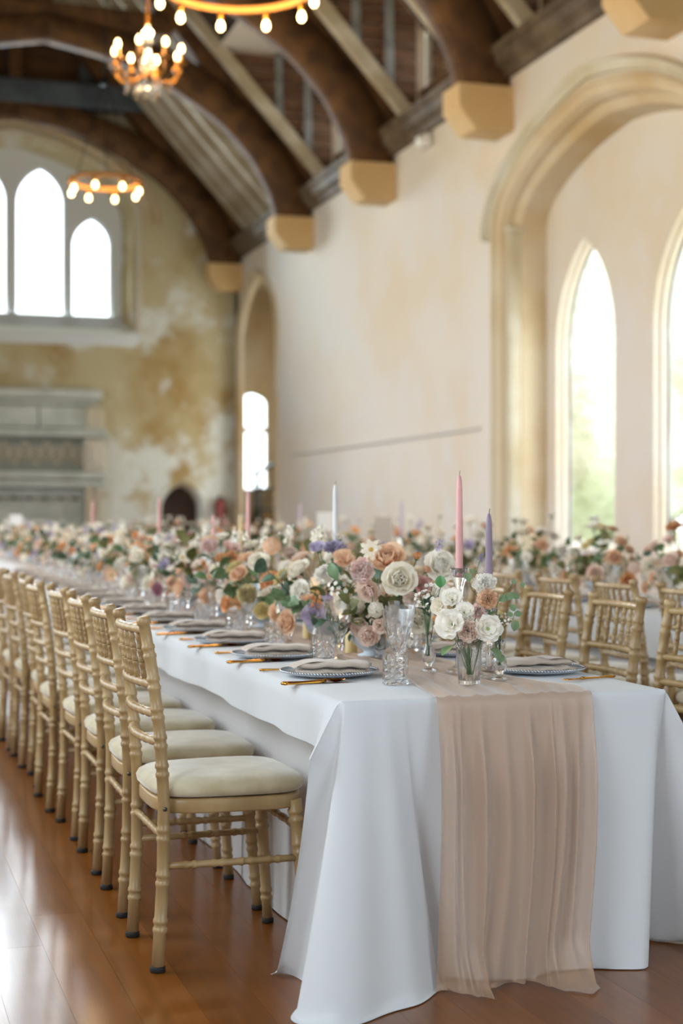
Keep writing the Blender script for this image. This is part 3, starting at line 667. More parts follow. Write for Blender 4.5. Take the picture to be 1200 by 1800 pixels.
def make_chair(name='chiavari_chair'):
    t = empty(name)
    for s in (-1, 1):
        pp = [(-.205, s * .178, 0), (-.192, s * .183, .25), (-.19, s * .185, .45), (-.20, s * .185, .62), (-.222, s * .183, .80), (-.245, s * .18, .93)]
        mb = MB(); mb.add(bent(pp, .0175, .0155, [.13, .26, .385, .565, .645, .725, .81, .90])); o = obj('rear_leg', mb.mesh('rear_leg', M_chair), t)
        mb = MB(); mb.add(lathe([(.0190, 0), (.0205, .003), (.0205, .013), (.0180, .016)], 12), T(-.205, s * .178, 0)); obj('foot', mb.mesh('foot', M_foot), o)
        mb = MB(); mb.add(turned((.20, s * .205, 0), (.168, s * .178, .43), .0145, .0195, [.2, .45, .7, .9])); o = obj('front_leg', mb.mesh('front_leg', M_chair), t)
        mb = MB(); mb.add(lathe([(.0165, 0), (.0180, .003), (.0180, .012), (.0150, .015)], 12), T(.199, s * .204, 0)); obj('foot', mb.mesh('foot', M_foot), o)
        mb = MB(); mb.add(turned((-.195, s * .181, .275), (.182, s * .19, .275), .0095, .0095, [.2, .4, .6, .8], 8)); obj('stretcher', mb.mesh('stretcher', M_chair), t)
    for xx, yy, z in ((-.193, .183, .355), (.176, .185, .355)):
        mb = MB(); mb.add(turned((xx, -yy, z), (xx, yy, z), .0095, .0095, [.2, .4, .6, .8], 8)); obj('stretcher', mb.mesh('stretcher', M_chair), t)
    def bx(z): return -.19 - max(0, (z - .45)) ** 1.35 * .15
    for z, nm in ((.895, 'top_rail'), (.752, 'back_rail'), (.675, 'back_rail'), (.60, 'back_rail')):
        n = 8; pts = []; rr = []
        for i in range(n * 4 + 1):
            tt = i / (n * 4); y = -.18 + .36 * tt; bow = -.022 * math.sin(PI * tt); pts.append((bx(z) + bow, y, z)); rr.append(.0115 if i % 4 else .0135)
        mb = MB(); mb.add(tube(pts, rr, 8)); obj(nm, mb.mesh(nm, M_chair), t)
    for k in range(6):
        tt = (k + 1) / 7; y = -.18 + .36 * tt; bow = -.022 * math.sin(PI * tt)
        mb = MB(); mb.add(turned((bx(.752) + bow, y, .752), (bx(.895) + bow, y, .895), .0072, .0072, [.25, .5, .75], 7)); obj('spindle', mb.mesh('spindle', M_chair), t)
    rows = [[(x, y, z) for x, y in seat_outline(0, g)] for z, g in ((.408, -.012), (.41, -.002), (.414, 0), (.442, 0), (.446, -.002), (.448, -.012))]
    v, f = ribbon(rows, True); f += [tuple(range(39, -1, -1)), tuple(5 * 40 + i for i in range(40))]
    mb = MB(); mb.add((v, f)); fr = obj('seat_frame', fixn(mb.mesh('seat_frame', M_chair)), t)
    for s in (-1, 1):
        mb = MB(); mb.add(lathe([(0, .006), (.006, .003), (.006, 0)], 8), T(-.19, s * .2005, .428) @ Rx(-s * PI / 2)); obj('screw', mb.mesh('screw', mat('screw_metal', '#6a6258', .4, .8)), fr)
    rows = [[(x, y, z) for x, y in seat_outline(0, g)] for z, g in ((.449, -.02), (.452, -.004), (.46, .006), (.474, .009), (.486, .003), (.495, -.014), (.501, -.05), (.504, -.10), (.505, -.17))]
    v, f = ribbon(rows, True); f += [tuple(range(39, -1, -1)), tuple(8 * 40 + i for i in range(40))]
    mb = MB(); mb.add((v, f)); obj('seat_pad', fixn(mb.mesh('seat_pad', M_seatpad)), t)
    return t
chair0 = make_chair()
_first = [True]
def put_chair(x, y, rz_, label, group):
    o = chair0 if _first[0] else copy_tree(chair0)
    _first[0] = False
    o.location = (x, y, 0); o.rotation_euler = (0, 0, rz_ + random.uniform(-.03, .03)); tag(o, label, 'chair', group)
CH = .57
for k in range(12):
    put_chair(.95 + (random.uniform(-.015, .015) if k else 0), 4.155 + CH * k, 0, ('limewashed spindle-back chair, %s of the left row along the nearest table' % ORD[k]) if k else 'limewashed spindle-back chair nearest the camera, left of the white-clothed table', 'chairs left of the nearest table')
for k in range(6):
    put_chair(2.18, 4.10 + .535 * k, PI, 'spindle-back chair on the far side of the nearest table, %s from its end' % ('first' if k == 0 else ORD[k]), 'chairs right of the nearest table')
for k in range(14):
    put_chair(3.31, 5.30 + .58 * k, 0, 'spindle-back chair with its back to us at the second table, %s from the right edge' % ('first' if k == 0 else ORD[k]), 'chairs left of the second table')
for k in range(10):
    put_chair(4.69, 7.6 + .6 * k, PI, 'spindle-back chair behind the flowers of the second table, %s from the right edge' % ('first' if k == 0 else ORD[k]), 'chairs right of the second table')

# ================================================================== TABLES AND CLOTHS
TX0, TX1, TY0, TY1, TZ = 1.14, 2.04, 3.62, 24.0, .73
UX0, UX1, UY0, UY1 = 3.55, 4.45, 5.0, 24.0                 # second table
M_linen = cloth_mat('white_linen', '#dcdcdc', 0, .12)
M_linen2 = cloth_mat('white_under_linen', '#d2cdc8', 0, .12)
M_chiffon = cloth_mat('peach_chiffon', '#cda98a', .38, .25, .4, 900, .5)
M_trestle = mat('trestle_wood', '#8a6a45', .7)
def trestle(x0, x1, y0, y1, label):
    t = tag(empty('banquet_table', ((x0 + x1) / 2, y0, 0)), label, 'table', 'long banquet tables')
    w = (x1 - x0) / 2 - .03
    mb = MB(); mb.add(rbox(-w, w, .03, y1 - y0 - .02, TZ - .035, TZ - .006, .004)); obj('table_top', mb.mesh('table_top', M_trestle, False), t)
    n = int((y1 - y0) / 2.2)
    for k in range(n + 1):
        for s in (-1, 1):
            mb = MB(); mb.add(rbox(s * (w - .1) - .02, s * (w - .1) + .02, .3 + k * 2.0, .34 + k * 2.0, 0, TZ - .034, .004)); obj('leg', mb.mesh('leg', M_trestle, False), t)
trestle(TX0, TX1, TY0, TY1, 'long banquet table in the foreground hidden under white cloths')
trestle(UX0, UX1, UY0, UY1, 'second long banquet table behind, hidden under white cloths')
# under-cloth: straight panels to the floor along both sides
def undercloth(x0, x1, y0, y1, label):
    t = tag(empty('under_cloth', ((x0 + x1) / 2, y0, 0)), label, 'tablecloth', 'floor-length under-cloths')
    for s in (-1, 1):
        xx = (x1 - x0) / 2 - .015
        def fn(a, b):
            y = .03 + a * (y1 - y0 - .05); v = 1 - b; seam = abs((y / 1.15 + .45) % 1 - .5)
            wv = .006 * math.sin(y * 7.1 + 1.3 * math.sin(y * 2.3)) * v + .003 * math.sin(y * 17) * v * v
            return (s * (xx - (.05 if s < 0 else .11) * sstep(0, .25, v) + wv + .004 * math.exp(-(seam / .02) ** 2)), y, (TZ - .006) * b + .004)
        mb = MB(); mb.add(grid(fn, int((y1 - y0) / .045), 10)); obj('side_panel', mb.mesh('side_panel', M_linen2), t)
    mb = MB(); w = (x1 - x0) / 2 - .02; mb.add(box(-w, w, .02, y1 - y0 - .01, TZ - .006, TZ - .003)); obj('top_panel', mb.mesh('top_panel', M_linen2, False), t)
    mb = MB()
    mb.add(grid(lambda a, b: (-w + 2 * w * a, y1 - y0 + .0 + .01 * math.sin(a * 30), TZ * b), 40, 4)); obj('end_panel', mb.mesh('end_panel', M_linen2), t)
    return t
undercloth(TX0, TX1, TY0, TY1, 'plain white floor-length under-cloth along the sides of the nearest table')
undercloth(UX0, UX1, UY0, UY1, 'plain white floor-length under-cloth of the second table')

def catmull(pts, n):
    pts = [Vector(p) for p in pts]; r = []
    for i in range(len(pts) - 1):
        p0, p1, p2, p3 = [pts[max(0, min(len(pts) - 1, i + k))] for k in (-1, 0, 1, 2)]
        for k in range(n):
            t = k / n; r.append(.5 * ((2 * p1) + (p2 - p0) * t + (2 * p0 - 5 * p1 + 4 * p2 - p3) * t * t + (3 * p1 - p0 - 3 * p2 + p3) * t ** 3))
    return r + [pts[-1]]
# overcloth of the nearest table: short overhang on the long sides, long fall pooling on the floor at the near end
OV = .135; W_ = TX1 - TX0
# (fraction of the table edge, hem x, hem y) read from the hem on the floor, left free edge to right free edge
HEM = [(0.0, 1.02, 3.84), (0.0, 1.075, 3.80), (.005, 1.075, 3.66), (.015, .975, 3.50), (.04, 1.05, 3.43), (.08, 1.18, 3.465), (.13, 1.32, 3.52), (.17, 1.41, 3.60), (.21, 1.40, 3.69), (.32, 1.45, 3.70), (.42, 1.54, 3.655), (.55, 1.66, 3.65), (.66, 1.75, 3.66),
       (.76, 1.83, 3.625), (.87, 1.90, 3.60), (.95, 1.97, 3.61), (.98, 2.00, 3.70), (1.0, 1.975, 3.84), (1.0, 2.04, 3.92), (1.0, 2.15, 3.82), (1.0, 2.25, 3.72), (1.0, 2.30, 3.70)]
HC = catmull(HEM, 12); NS = len(HC) - 1
NY = 150
def over_pt(a, b):                                         # a across (left hem .. right hem), b along
    y = TY0 + .012 + (TY1 - TY0) * (b ** 1.35); q = a * 24
    dr = OV + .004 * math.sin(y * 2.2) + .003 * math.sin(y * 5.7 + 1)
    fl = math.exp(-((y - TY0) / .10) ** 2)
    wv = .006 * math.sin(y * 8.3 + math.sin(y * 3)) + .004 * math.sin(y * 19)
    def side(q):
        if q < 4: k = 1 - q / 4; return (-(.010 + (wv + .006) * k + .075 * fl * k), -.012 - (dr - .012) * k)
        k = (q - 4) / 2; return (-.010 * (1 - k) ** 2, -.012 * (1 - k) ** 2)
    if q <= 6: dx, dz = side(q); return (TX0 + dx + (0.006 * (q - 4) / 2 if q > 4 else 0), y - .02 * fl * max(0, 1 - q / 4), TZ + .002 + dz)
    if q >= 18: dx, dz = side(24 - q); return (TX1 - dx - (0.006 * (20 - q) / 2 if q < 20 else 0), y, TZ + .002 + dz)
    f_ = (q - 6) / 12; return (TX0 + .006 + (W_ - .012) * f_, y, TZ + .002 + .0006 * math.sin(y * 11 + f_ * 9))
def front_pt(i, v):
    """Overcloth, near end: column i of the hem, v from the table edge (0) to the hem (1)."""
    fr, hx, hy = HC[i]; fr = max(0, min(1, fr)); tx, ty = TX0 + fr * W_, TY0
    zf = .93; s = i / NS
    if v < .04:                                            # rounded table edge
        a = v / .04 * PI / 2; return Vector((tx, ty + .012 - .012 * math.sin(a), TZ + .002 - .012 * (1 - math.cos(a))))
    g = (v ** 1.12) * .92 + .08 * v * v
    x = tx + (hx - tx) * g; y = ty + (hy - ty) * g
    z = (TZ - .01) * (1 - (v - .04) / (zf - .04)) if v < zf else 0
    wr = (.006 * math.sin(s * 60 + 2 * math.sin(s * 23)) + .026 * math.sin(s * 21 + .6)) * v
    y += wr
    z = max(z, .003 + (.012 * (1 + math.sin(s * 75)) * sstep(1.0, .9, v) if v > .85 else 0))
    return Vector((x, y, z))
front_raw = front_pt
def front_pt(i, v):                                        # join the end columns to the short side overhangs
    p = front_raw(i, v); s = i / NS
    for e, side in ((s, 0), (1 - s, 1)):
        wt = math.exp(-(e / .07) ** 2)
        if wt < .01: continue
        q = min(v, VE) / VE * 6; tgt = Vector(over_pt((6 - q) / 24 if side == 0 else (18 + q) / 24, 0)); base = front_raw(0 if side == 0 else NS, min(v, VE))
        p += (tgt - base) * wt * (1 if v < VE else (1 - (v - VE) / (1 - VE)) ** 1.6)
    return p
VE = .2
NV = 46
mb = MB()
rows = [[front_pt(i, (j / NV)) for i in range(NS + 1)] for j in range(NV + 1)]
mb.add(ribbon(rows))
mb.add(grid(over_pt, 24, NY))
oc = tag(obj('tablecloth', mb.mesh('tablecloth', M_linen)), 'white linen tablecloth of the nearest table pooling on the floor in front', 'tablecloth')
# second table's cloth
mb = MB()
mb.add(grid(lambda a, b: (UX0 - .01 + (UX1 - UX0 + .02) * a, UY0 - .012 + (UY1 - UY0 + .02) * b, TZ + .002), 8, 30))
for s, xx in ((-1, UX0 - .012), (1, UX1 + .012)): mb.add(grid(lambda a, b: (xx + s * .008 * math.sin(a * 90) * (1 - b), UY0 - .012 + (UY1 - UY0 + .02) * a, TZ - .2 + .202 * b), 160, 4))
mb.add(grid(lambda a, b: (UX0 - .01 + (UX1 - UX0 + .02) * a, UY0 - .014 - (.03 + .02 * math.sin(a * 26)) * (1 - b), .004 + (TZ - .002) * b), 60, 12))
tag(obj('tablecloth', mb.mesh('tablecloth', M_linen)), 'white linen tablecloth of the second table behind the right-hand chairs', 'tablecloth')

# chiffon runner: gathered along the middle, falling over the near end
RX0, RX1 = 1.385, 1.815
PL = [.0, .06, .12, .19, .25, .33, .41, .48, .56, .63, .71, .78, .86, .93, 1.0]
PLC = [(.0, .03, .7), (.10, .03, 1.0), (.155, .018, .8), (.285, .03, 1.0), (.42, .045, .8), (.565, .026, 1.0), (.70, .022, .9), (.765, .035, 1.0), (.885, .03, .7), (.985, .03, .9)]
def pleat(s):
    return min(1.0, sum(h * math.exp(-((s - c) / w) ** 2) for c, w, h in PLC))
def runner_top(a, b):
    y = TY0 - .004 + (TY1 - TY0) * (b ** 1.5); w = RX0 + (RX1 - RX0) * a
    w = 1.6 + (w - 1.6) * (1 - .30 * sstep(TY0, TY0 + .5, y))
    mx = .012 * math.sin(y * 1.7 + .6) * (1 - math.exp(-(y - TY0) * 2)) + .007 * math.sin(y * 4.1) * (1 - math.exp(-(y - TY0) * 3))
    zz = pleat(a + .035 * math.sin(y * 2.6) + .02 * math.sin(y * 7 + 3 * a)) * .010 + .004 * noise.noise(Vector((a * 6, y * 3, 0)))
    zz *= .45 + .55 * sstep(TY0, TY0 + .08, y)
    if (y - TY0) < .25: zz += .010 * math.exp(-((a - .72) / .2) ** 2) * math.exp(-((y - TY0 - .10) / .07) ** 2)
    return (w + mx, y, TZ + .0045 + max(0, zz))
RB = [(0.0, 1.375, 3.60), (.10, 1.43, 3.575), (.20, 1.47, 3.52), (.28, 1.49, 3.50), (.36, 1.50, 3.56), (.45, 1.54, 3.60), (.55, 1.60, 3.60), (.64, 1.64, 3.595), (.72, 1.67, 3.55), (.80, 1.70, 3.49), (.88, 1.745, 3.47), (.94, 1.775, 3.50), (1.0, 1.79, 3.575)]
RBC = catmull(RB, 16); NR = len(RBC) - 1
def runner_front(i, v):
    fr, hx, hy = RBC[i]; tx = RX0 + (RX1 - RX0) * fr
    if v < .05:
        a = v / .05 * PI / 2; x, y, z = runner_top(fr, 0); pz = z; return Vector((tx, TY0 - .004 - .016 * math.sin(a) , pz - .02 * (1 - math.cos(a))))
    p = (pleat(fr + .02 * math.sin(v * 2.6 + fr * 6)) * .042 + .006 + .006 * math.sin(fr * 25 + 3 * v)) * sstep(.0, .35, v)
    x = tx + (hx - tx) * sstep(.45, 1.0, v) + .012 * math.sin(fr * 40) * v * (1 - v)
    y = TY0 - .020 - p * (1 - .4 * v) + (hy - (TY0 - .02)) * sstep(.80, 1.0, v)
    z = (TZ - .012) * (1 - (v - .05) / .89)
    z = max(z, .006 + .016 * pleat(fr * 1.7 + .2) * sstep(1.0, .9, v))
    if v > .97: z = .005
    return Vector((x, y, z))
mb = MB(); mb.add(grid(runner_top, 60, 160)); mb.add(ribbon([[runner_front(i, j / 44) for i in range(NR + 1)] for j in range(45)]))
tag(obj('table_runner', mb.mesh('table_runner', M_chiffon)), 'sheer peach chiffon runner gathered along the nearest table to the floor', 'table runner')
mb = MB(); mb.add(grid(lambda a, b: (3.87 + .3 * a + .01 * math.sin(b * 40), UY0 - .01 + (UY1 - UY0) * b, TZ + .005 + .008 * pleat(a + .02 * math.sin(b * 50))), 30, 120))
tag(obj('table_runner', mb.mesh('table_runner', M_chiffon)), 'sheer peach chiffon runner lying along the second table', 'table runner')

# ================================================================== TABLEWARE
TS = TZ + .0035                                            # height of the laid cloth
M_glass = mat('cut_crystal', '#ffffff', .02, trans=1.0, ior=1.45)
_nt = M_glass.node_tree; _tr = _nt.nodes.new('ShaderNodeBsdfTransparent'); _mx = _nt.nodes.new('ShaderNodeMixShader'); _mx.inputs[0].default_value = .18
_nt.links.new(_nt.nodes['Principled BSDF'].outputs[0], _mx.inputs[1]); _nt.links.new(_tr.outputs[0], _mx.inputs[2]); _nt.links.new(_mx.outputs[0], _nt.nodes['Material Output'].inputs[0])
M_vase = thin_glass('vase_glass', (.97, 1, .98), base=.05)
M_plate = thin_glass('smoked_glass_plate', (.75, .80, .85), base=.06, body=.5, bodycol=rgb('#b3bcc4'), rough=.1)
M_silver = mat('silver_beads', '#c8ccd2', .18, 1.0)
M_gold = mat('gold_cutlery', '#d79a3a', .16, 1.0)
M_napkin = cloth_mat('stone_linen', '#cdbba9', 0, .05, .9, 500, .3)
def cut(n): return lambda a, i: 1.0
def facet_lathe(rows, seg, amp):
    """Rows of (r, z, cut?): alternate verts pushed in to give diamond cutting."""
    v = []; f = []
    for i, (r, z, c) in enumerate(rows):
        for k in range(seg):
            a = 2 * PI * (k + .5 * (i % 2) * (1 if c else 0)) / seg; rr = r - (amp if (c and (k + i) % 2) else 0)
            v.append((rr * math.cos(a), rr * math.sin(a), z))
    for i in range(len(rows) - 1):
        for k in range(seg):
            k2 = (k + 1) % seg; a, b, c, d = i * seg + k, i * seg + k2, (i + 1) * seg + k2, (i + 1) * seg + k
            f.append((a, b, c)); f.append((a, c, d))
    f.append(tuple(range(seg - 1, -1, -1))); f.append(tuple((len(rows) - 1) * seg + k for k in range(seg))); return v, f
def tumbler_mesh():
    out = [(.033, 0, 0), (.0355, .002, 0)] + [(.036, .004 + .0088 * k, 1) for k in range(8)] + [(.0355, .078, 0), (.0355, .085, 0)]
    inn = [(.0335, .085, 0), (.032, .05, 0), (.031, .016, 0), (.026, .012, 0), (.0, .011, 0)]
    v, f = facet_lathe(out + inn, 18, .0022); return fixn(MB().add((v, f[:-1])).mesh('tumbler', M_glass, False))
def goblet_mesh():
    out = [(.036, 0, 0), (.037, .002, 0), (.034, .004, 0), (.016, .010, 0), (.009, .018, 0), (.0075, .03, 0), (.011, .042, 0), (.013, .048, 0), (.0085, .056, 0), (.010, .064, 0)] + \
          [(.013, .071, 1), (.0195, .080, 1), (.025, .091, 1), (.0295, .103, 1), (.0335, .116, 1), (.0365, .130, 1), (.039, .144, 1)] + [(.041, .158, 0), (.0435, .178, 0), (.0455, .192, 0)]
    inn = [(.044, .192, 0), (.0395, .16, 0), (.034, .13, 0), (.027, .107, 0), (.018, .088, 0), (.009, .078, 0), (.0, .076, 0)]
    v, f = facet_lathe(out + inn, 14, .0022); return fixn(MB().add((v, f[:-1])).mesh('goblet', M_glass, False))
ME_TUM, ME_GOB = tumbler_mesh(), goblet_mesh()
ME_PLATE = MB().add(lathe([(.0, .003), (.08, .003), (.095, .005), (.115, .011), (.138, .016), (.140, .013), (.115, .006), (.09, .001), (.085, .0), (.0, .0)], 40, False, False)).mesh('charger', M_plate)
bd = MB()
for k in range(96):
    a = 2 * PI * k / 96; bd.add(lathe([(.0, -.0034), (.0030, -.002), (.0038, 0), (.0030, .002), (0, .0034)], 6), T(.1395 * math.cos(a), .1395 * math.sin(a), .0165))
ME_BEAD = bd.mesh('beaded_rim', M_silver)
def napkin_layer(x0, x1, w, z0, th, bulge, skew):
    rows = []
    n = 18; m = 16
    for i in range(n + 1):
        t = i / n; e = min(1, math.sin(PI * min(.5, t * 4.2)) , math.sin(PI * min(.5, (1 - t) * 7)))
        x = x0 + (x1 - x0) * t; ring = []
        for k in range(m):
            a = 2 * PI * k / m; c, s = math.cos(a), math.sin(a)
            y = math.copysign(abs(c) ** .35, c) * w * (.42 + .58 * e) + skew * t
            zz = z0 + th / 2 + math.copysign(abs(s) ** .8, s) * th / 2 * (.35 + .65 * e) + bulge * math.sin(PI * t) + .0015 * math.sin(x * 90 + y * 50)
            ring.append((x, y, zz))
        rows.append(ring)
    v, f = ribbon(rows, True); f += [tuple(range(m - 1, -1, -1)), tuple(n * m + k for k in range(m))]; return v, f
mb = MB(); mb.add(napkin_layer(-.105, .098, .056, .004, .011, .0, .012)); ME_NAP1 = fixn(mb.mesh('napkin_lower', M_napkin))
mb = MB(); mb.add(napkin_layer(-.115, .108, .050, .0155, .013, .003, -.010)); ME_NAP2 = fixn(mb.mesh('napkin_upper', M_napkin))
mb = MB(); mb.add(grid(lambda a, b: (-.122 + .10 * a, -.050 + .09 * b + .01 * a, .0315 + .002 * math.sin(a * 3) - .012 * (1 - a) ** 3), 8, 6)); ME_NAP3 = mb.mesh('napkin_flap', M_napkin)
# cutlery, lying along +x, bowl or blade at the +x end
def handle(n=10, w=.0062, x0=0, x1=.13):
    return tube([(x0 + (x1 - x0) * i / n, 0, .0042 + .004 * (i / n) ** 3) for i in range(n + 1)], [w * (.75 + .5 * abs(1 - 2 * i / n) ** 1.5) for i in range(n + 1)], 8)
def sx(vf, sy=1.0, sz=.55): return [(x, y * sy, .0012 + z * sz) for x, y, z in vf[0]], vf[1]
mb = MB(); mb.add(sx(handle())); 
bv, bf = grid(lambda a, b: (.128 + .062 * a, (b - .5) * 2 * .019 * math.sqrt(max(0, 1 - (2 * min(1, a * .96 + .02) - 1) ** 2)) , .0095 - .008 * math.sin(PI * a) * (1 - (2 * b - 1) ** 2) - .002 * a), 10, 8)
mb.add((bv, bf)); ME_SPOON = mb.mesh('spoon', M_gold)
mb = MB(); mb.add(sx(handle(10, .0062, 0, .115))); mb.add(grid(lambda a, b: (.112 + .105 * a, -.007 + .014 * b * (1 - .75 * max(0, a - .6) / .4), .0045 - .001 * b), 8, 2)); mb.add(grid(lambda a, b: (.112 + .105 * a, -.007 + .014 * b * (1 - .75 * max(0, a - .6) / .4), .0015), 8, 2)); ME_KNIFE = mb.mesh('knife', M_gold)
mb = MB(); mb.add(sx(handle())); mb.add(rbox(.126, .152, -.0115, .0115, .004, .0065, .001))
for k in range(4): mb.add(rbox(.150, .195, -.0113 + k * .0064, -.0077 + k * .0064, .0045, .0068, .0006))
ME_FORK = mb.mesh('fork', M_gold)
def lay(name, me, loc, rz_, label, cat, group, z=TS):
    return tag(obj(name, me, None, (loc[0], loc[1], z), (0, 0, rz_)), label, cat, group)
def plate(x, y, rz_, who, tilt=0):
    p = tag(empty('charger_plate', (x, y, TS), 0), 'beaded glass charger plate, ' + who, 'plate', 'charger plates'); obj('dish', ME_PLATE, p); obj('beaded_rim', ME_BEAD, p)
    n = tag(empty('folded_napkin', (x + .01 * math.cos(rz_), y, TS + .002), rz_ + tilt), 'folded stone-coloured napkin, ' + who, 'napkin', 'napkins on the plates')
    n.scale = (1, 1.1, 1.3); obj('lower_fold', ME_NAP1, n); obj('upper_fold', ME_NAP2, n); obj('loose_flap', ME_NAP3, n)
REG = []                                                   # spots already taken on the tables
def glass(kind, x, y, who):
    REG.append((x, y, .05))
    if kind == 't': lay('tumbler', ME_TUM, (x, y), random.random(), 'cut crystal tumbler, ' + who, 'tumbler', 'crystal tumblers', TS + .001)
    else: lay('wine_goblet', ME_GOB, (x, y), random.random(), 'cut crystal wine goblet, ' + who, 'wine glass', 'crystal goblets', TS + .001)
PS = .595
for k in range(15):
    y = 4.22 + PS * k; x = 1.292
    who = ('at the %s left-hand place of the nearest table' % ORD[k])
    plate(x, y, 0, who, random.uniform(-.12, .05))
    sh = .05 * (k > 0)
    lay('spoon', ME_SPOON, (x - .195 + .0, y - .195 + sh), .13, 'gold spoon, ' + who, 'spoon', 'gold cutlery')
    lay('dinner_knife', ME_KNIFE, (x - .185, y - .180 + sh), .10, 'gold knife nearest the plate, ' + who, 'knife', 'gold cutlery')
    lay('dinner_knife', ME_KNIFE, (x - .192, y - .209 + sh), .12, 'gold knife outside the spoon, ' + who, 'knife', 'gold cutlery')
    if k < 10: lay('dinner_fork', ME_FORK, (x - .16, y + .18), -.05, 'gold fork, ' + who, 'fork', 'gold cutlery')
    if k == 0:
        q = on_z(695, 1203, TS); glass('t', q.x, q.y, 'in front of three nested goblets at the table end')
        q = at_d(699, 1077, 4.33); glass('g', q.x, q.y, 'nearest of the three behind the front tumbler')
        q = at_d(703, 1066, 4.55); glass('g', q.x, q.y, 'middle of the three behind the front tumbler')
        q = at_d(707, 1054, 4.77); glass('g', q.x, q.y, 'farthest of the three behind the front tumbler')
    else:
        glass('t', x + .10, y - .205, who); glass('g', x + .165, y - .17, who)
for k in range(6):
    y = 4.12 + PS * k; x = 1.897; who = 'at the %s right-hand place of the nearest table' % ORD[k]
    plate(x, y, PI, who, .06)
    lay('dinner_fork', ME_FORK, (x + .15, y - .19), PI + .35 if k == 0 else PI, 'gold fork, ' + who, 'fork', 'gold cutlery')
    lay('dinner_knife', ME_KNIFE, (x + .15, y + .18), PI, 'gold knife, ' + who, 'knife', 'gold cutlery')
    glass('t', x - .10, y + .19, who); glass('g', x - .15, y + .08, who)
for k in range(12):
    y = 5.75 + .6 * k
    who = 'at the %s left-hand place of the second table' % ORD[k]
    plate(3.70, y, 0, who); glass('t', 3.84, y - .19, who); glass('g', 3.88, y - .08, who)
    if k > 1: glass('g', 4.17, y + .05, 'at the %s right-hand place of the second table' % ORD[k - 2])

# ---- candles
M_wax = {'pink': mat('pink_wax', '#e3aaa4', .45, sss=.4), 'mauve': mat('mauve_wax', '#8f7c8c', .45, sss=.4), 'white': mat('white_wax', '#d9d8d6', .45, sss=.4), 'lilac': mat('lilac_wax', '#c7b3c6', .45, sss=.4), 'ivory': mat('ivory_wax', '#e0c893', .5, sss=.5)}
M_wick = mat('wick', '#2a2018', .9); M_flame = mat('candle_flame', '#ffdf9a', .5, emit=9, ecol=(1, .62, .2))
ME_TAPER = {c: MB().add(lathe([(.0108, 0), (.0108, .02), (.0105, .12), (.009, .24), (.0075, .275), (.004, .29), (.0, .293)], 12)).mesh('taper', M_wax[c]) for c in M_wax}
ME_WICK = MB().add(tube([(0, 0, 0), (.001, 0, .008), (.003, 0, .014)], .0008, 4)).mesh('wick', M_wick)
def holder_mesh(h):
    k = h / .30
    out = [(.038, 0), (.040, .003), (.030, .010), (.012, .020), (.009, .03 + .02 * k), (.011, .10 * k + .02), (.008, .16 * k + .02), (.0105, h - .07), (.016, h - .045), (.022, h - .03), (.026, h), (.0235, h), (.0125, h - .022), (.011, h - .026), (0, h - .026)]
    return MB().add(lathe(out, 16, True, False)).mesh('candlestick', M_glass)
ME_HOLD = {h: holder_mesh(h) for h in (.30, .19, .12)}
def taper(x, y, h, color, label, z=TS + .0085):
    REG.append((x, y, .05))
    tag(obj('glass_candlestick', ME_HOLD[h], None, (x, y, z)), 'glass candlestick under the ' + label, 'candlestick', 'glass candlesticks')
    c = tag(empty('taper_candle', (x, y, z + h - .025)), label, 'candle', 'taper candles'); obj('wax', ME_TAPER[color], c); obj('wick', ME_WICK, c, (0, 0, .291))
def pillar(x, y, h, r, label, z=TS + .0085):
    c = tag(empty('pillar_candle', (x, y, z)), label, 'candle', 'lit pillar candles')
    obj('wax', MB().add(lathe([(r * .97, 0), (r, .003), (r, h - .004), (r * .94, h), (r * .8, h - .003), (0, h - .006)], 20, True, False)).mesh('pillar', M_wax['ivory']), c); obj('wick', ME_WICK, c, (0, 0, h - .006))
    obj('flame', MB().add(lathe([(0, 0), (.004, .004), (.0065, .012), (.005, .022), (.002, .032), (0, .037)], 8)).mesh('flame', M_flame), c, (.001, 0, h + .004))
    warm_point((0, 0, h + .03), .35, .01, c)
q = at_d(807, 995, 4.42); taper(q.x, q.y, .30, 'pink', 'tall pink taper candle standing highest over the front of the table')
q = at_d(859, 1088, 4.30); taper(q.x, q.y, .19, 'mauve', 'mauve taper candle right of the tall pink one')
CND = [(589, 850, 6.2, 'white', 'white taper candle left of the big cream rose'), (436, 868, 9.0, 'pink', 'pink taper candle before the dark corner of the bay'), (423, 900, 8.4, 'ivory', 'short ivory taper beside the pink one by the bay'),
       (280, 883, 10.5, 'pink', 'pink taper candle before the little arched door'), (163, 880, 13.4, 'pink', 'pink taper candle before the right jamb of the fireplace'), (375, 895, 11.5, 'pink', 'small pink taper right of the arched door')]
for u, v, d, c, lab in CND:
    q = at_x(u, v, 1.70); ztop = q.z; h = min((.30, .19, .12), key=lambda h: abs(TS + .0085 + h + .268 - ztop)); taper(q.x, q.y, h, c, lab)
for u, v, X, c, lab in ((527, 875, 4.0, 'lilac', 'lilac taper candle on the second table near the bay'), (705, 888, 4.0, 'lilac', 'pale lilac taper on the second table right of the beige card')):
    q = at_x(u, v, X); taper(q.x, q.y, .30, c, lab)
q = on_z(541, 1126, TS); pillar(q.x, q.y, .12, .019, 'ivory pillar candle burning left of the first centrepiece')
q = on_z(617, 1152, TS); pillar(q.x, q.y, .075, .020, 'short ivory pillar candle in front of the first centrepiece bowl')
q = on_z(252, 1030, TS + .2); pillar(1.62, 9.3, .2, .03, 'far ivory pillar candle burning deep among the table flowers')

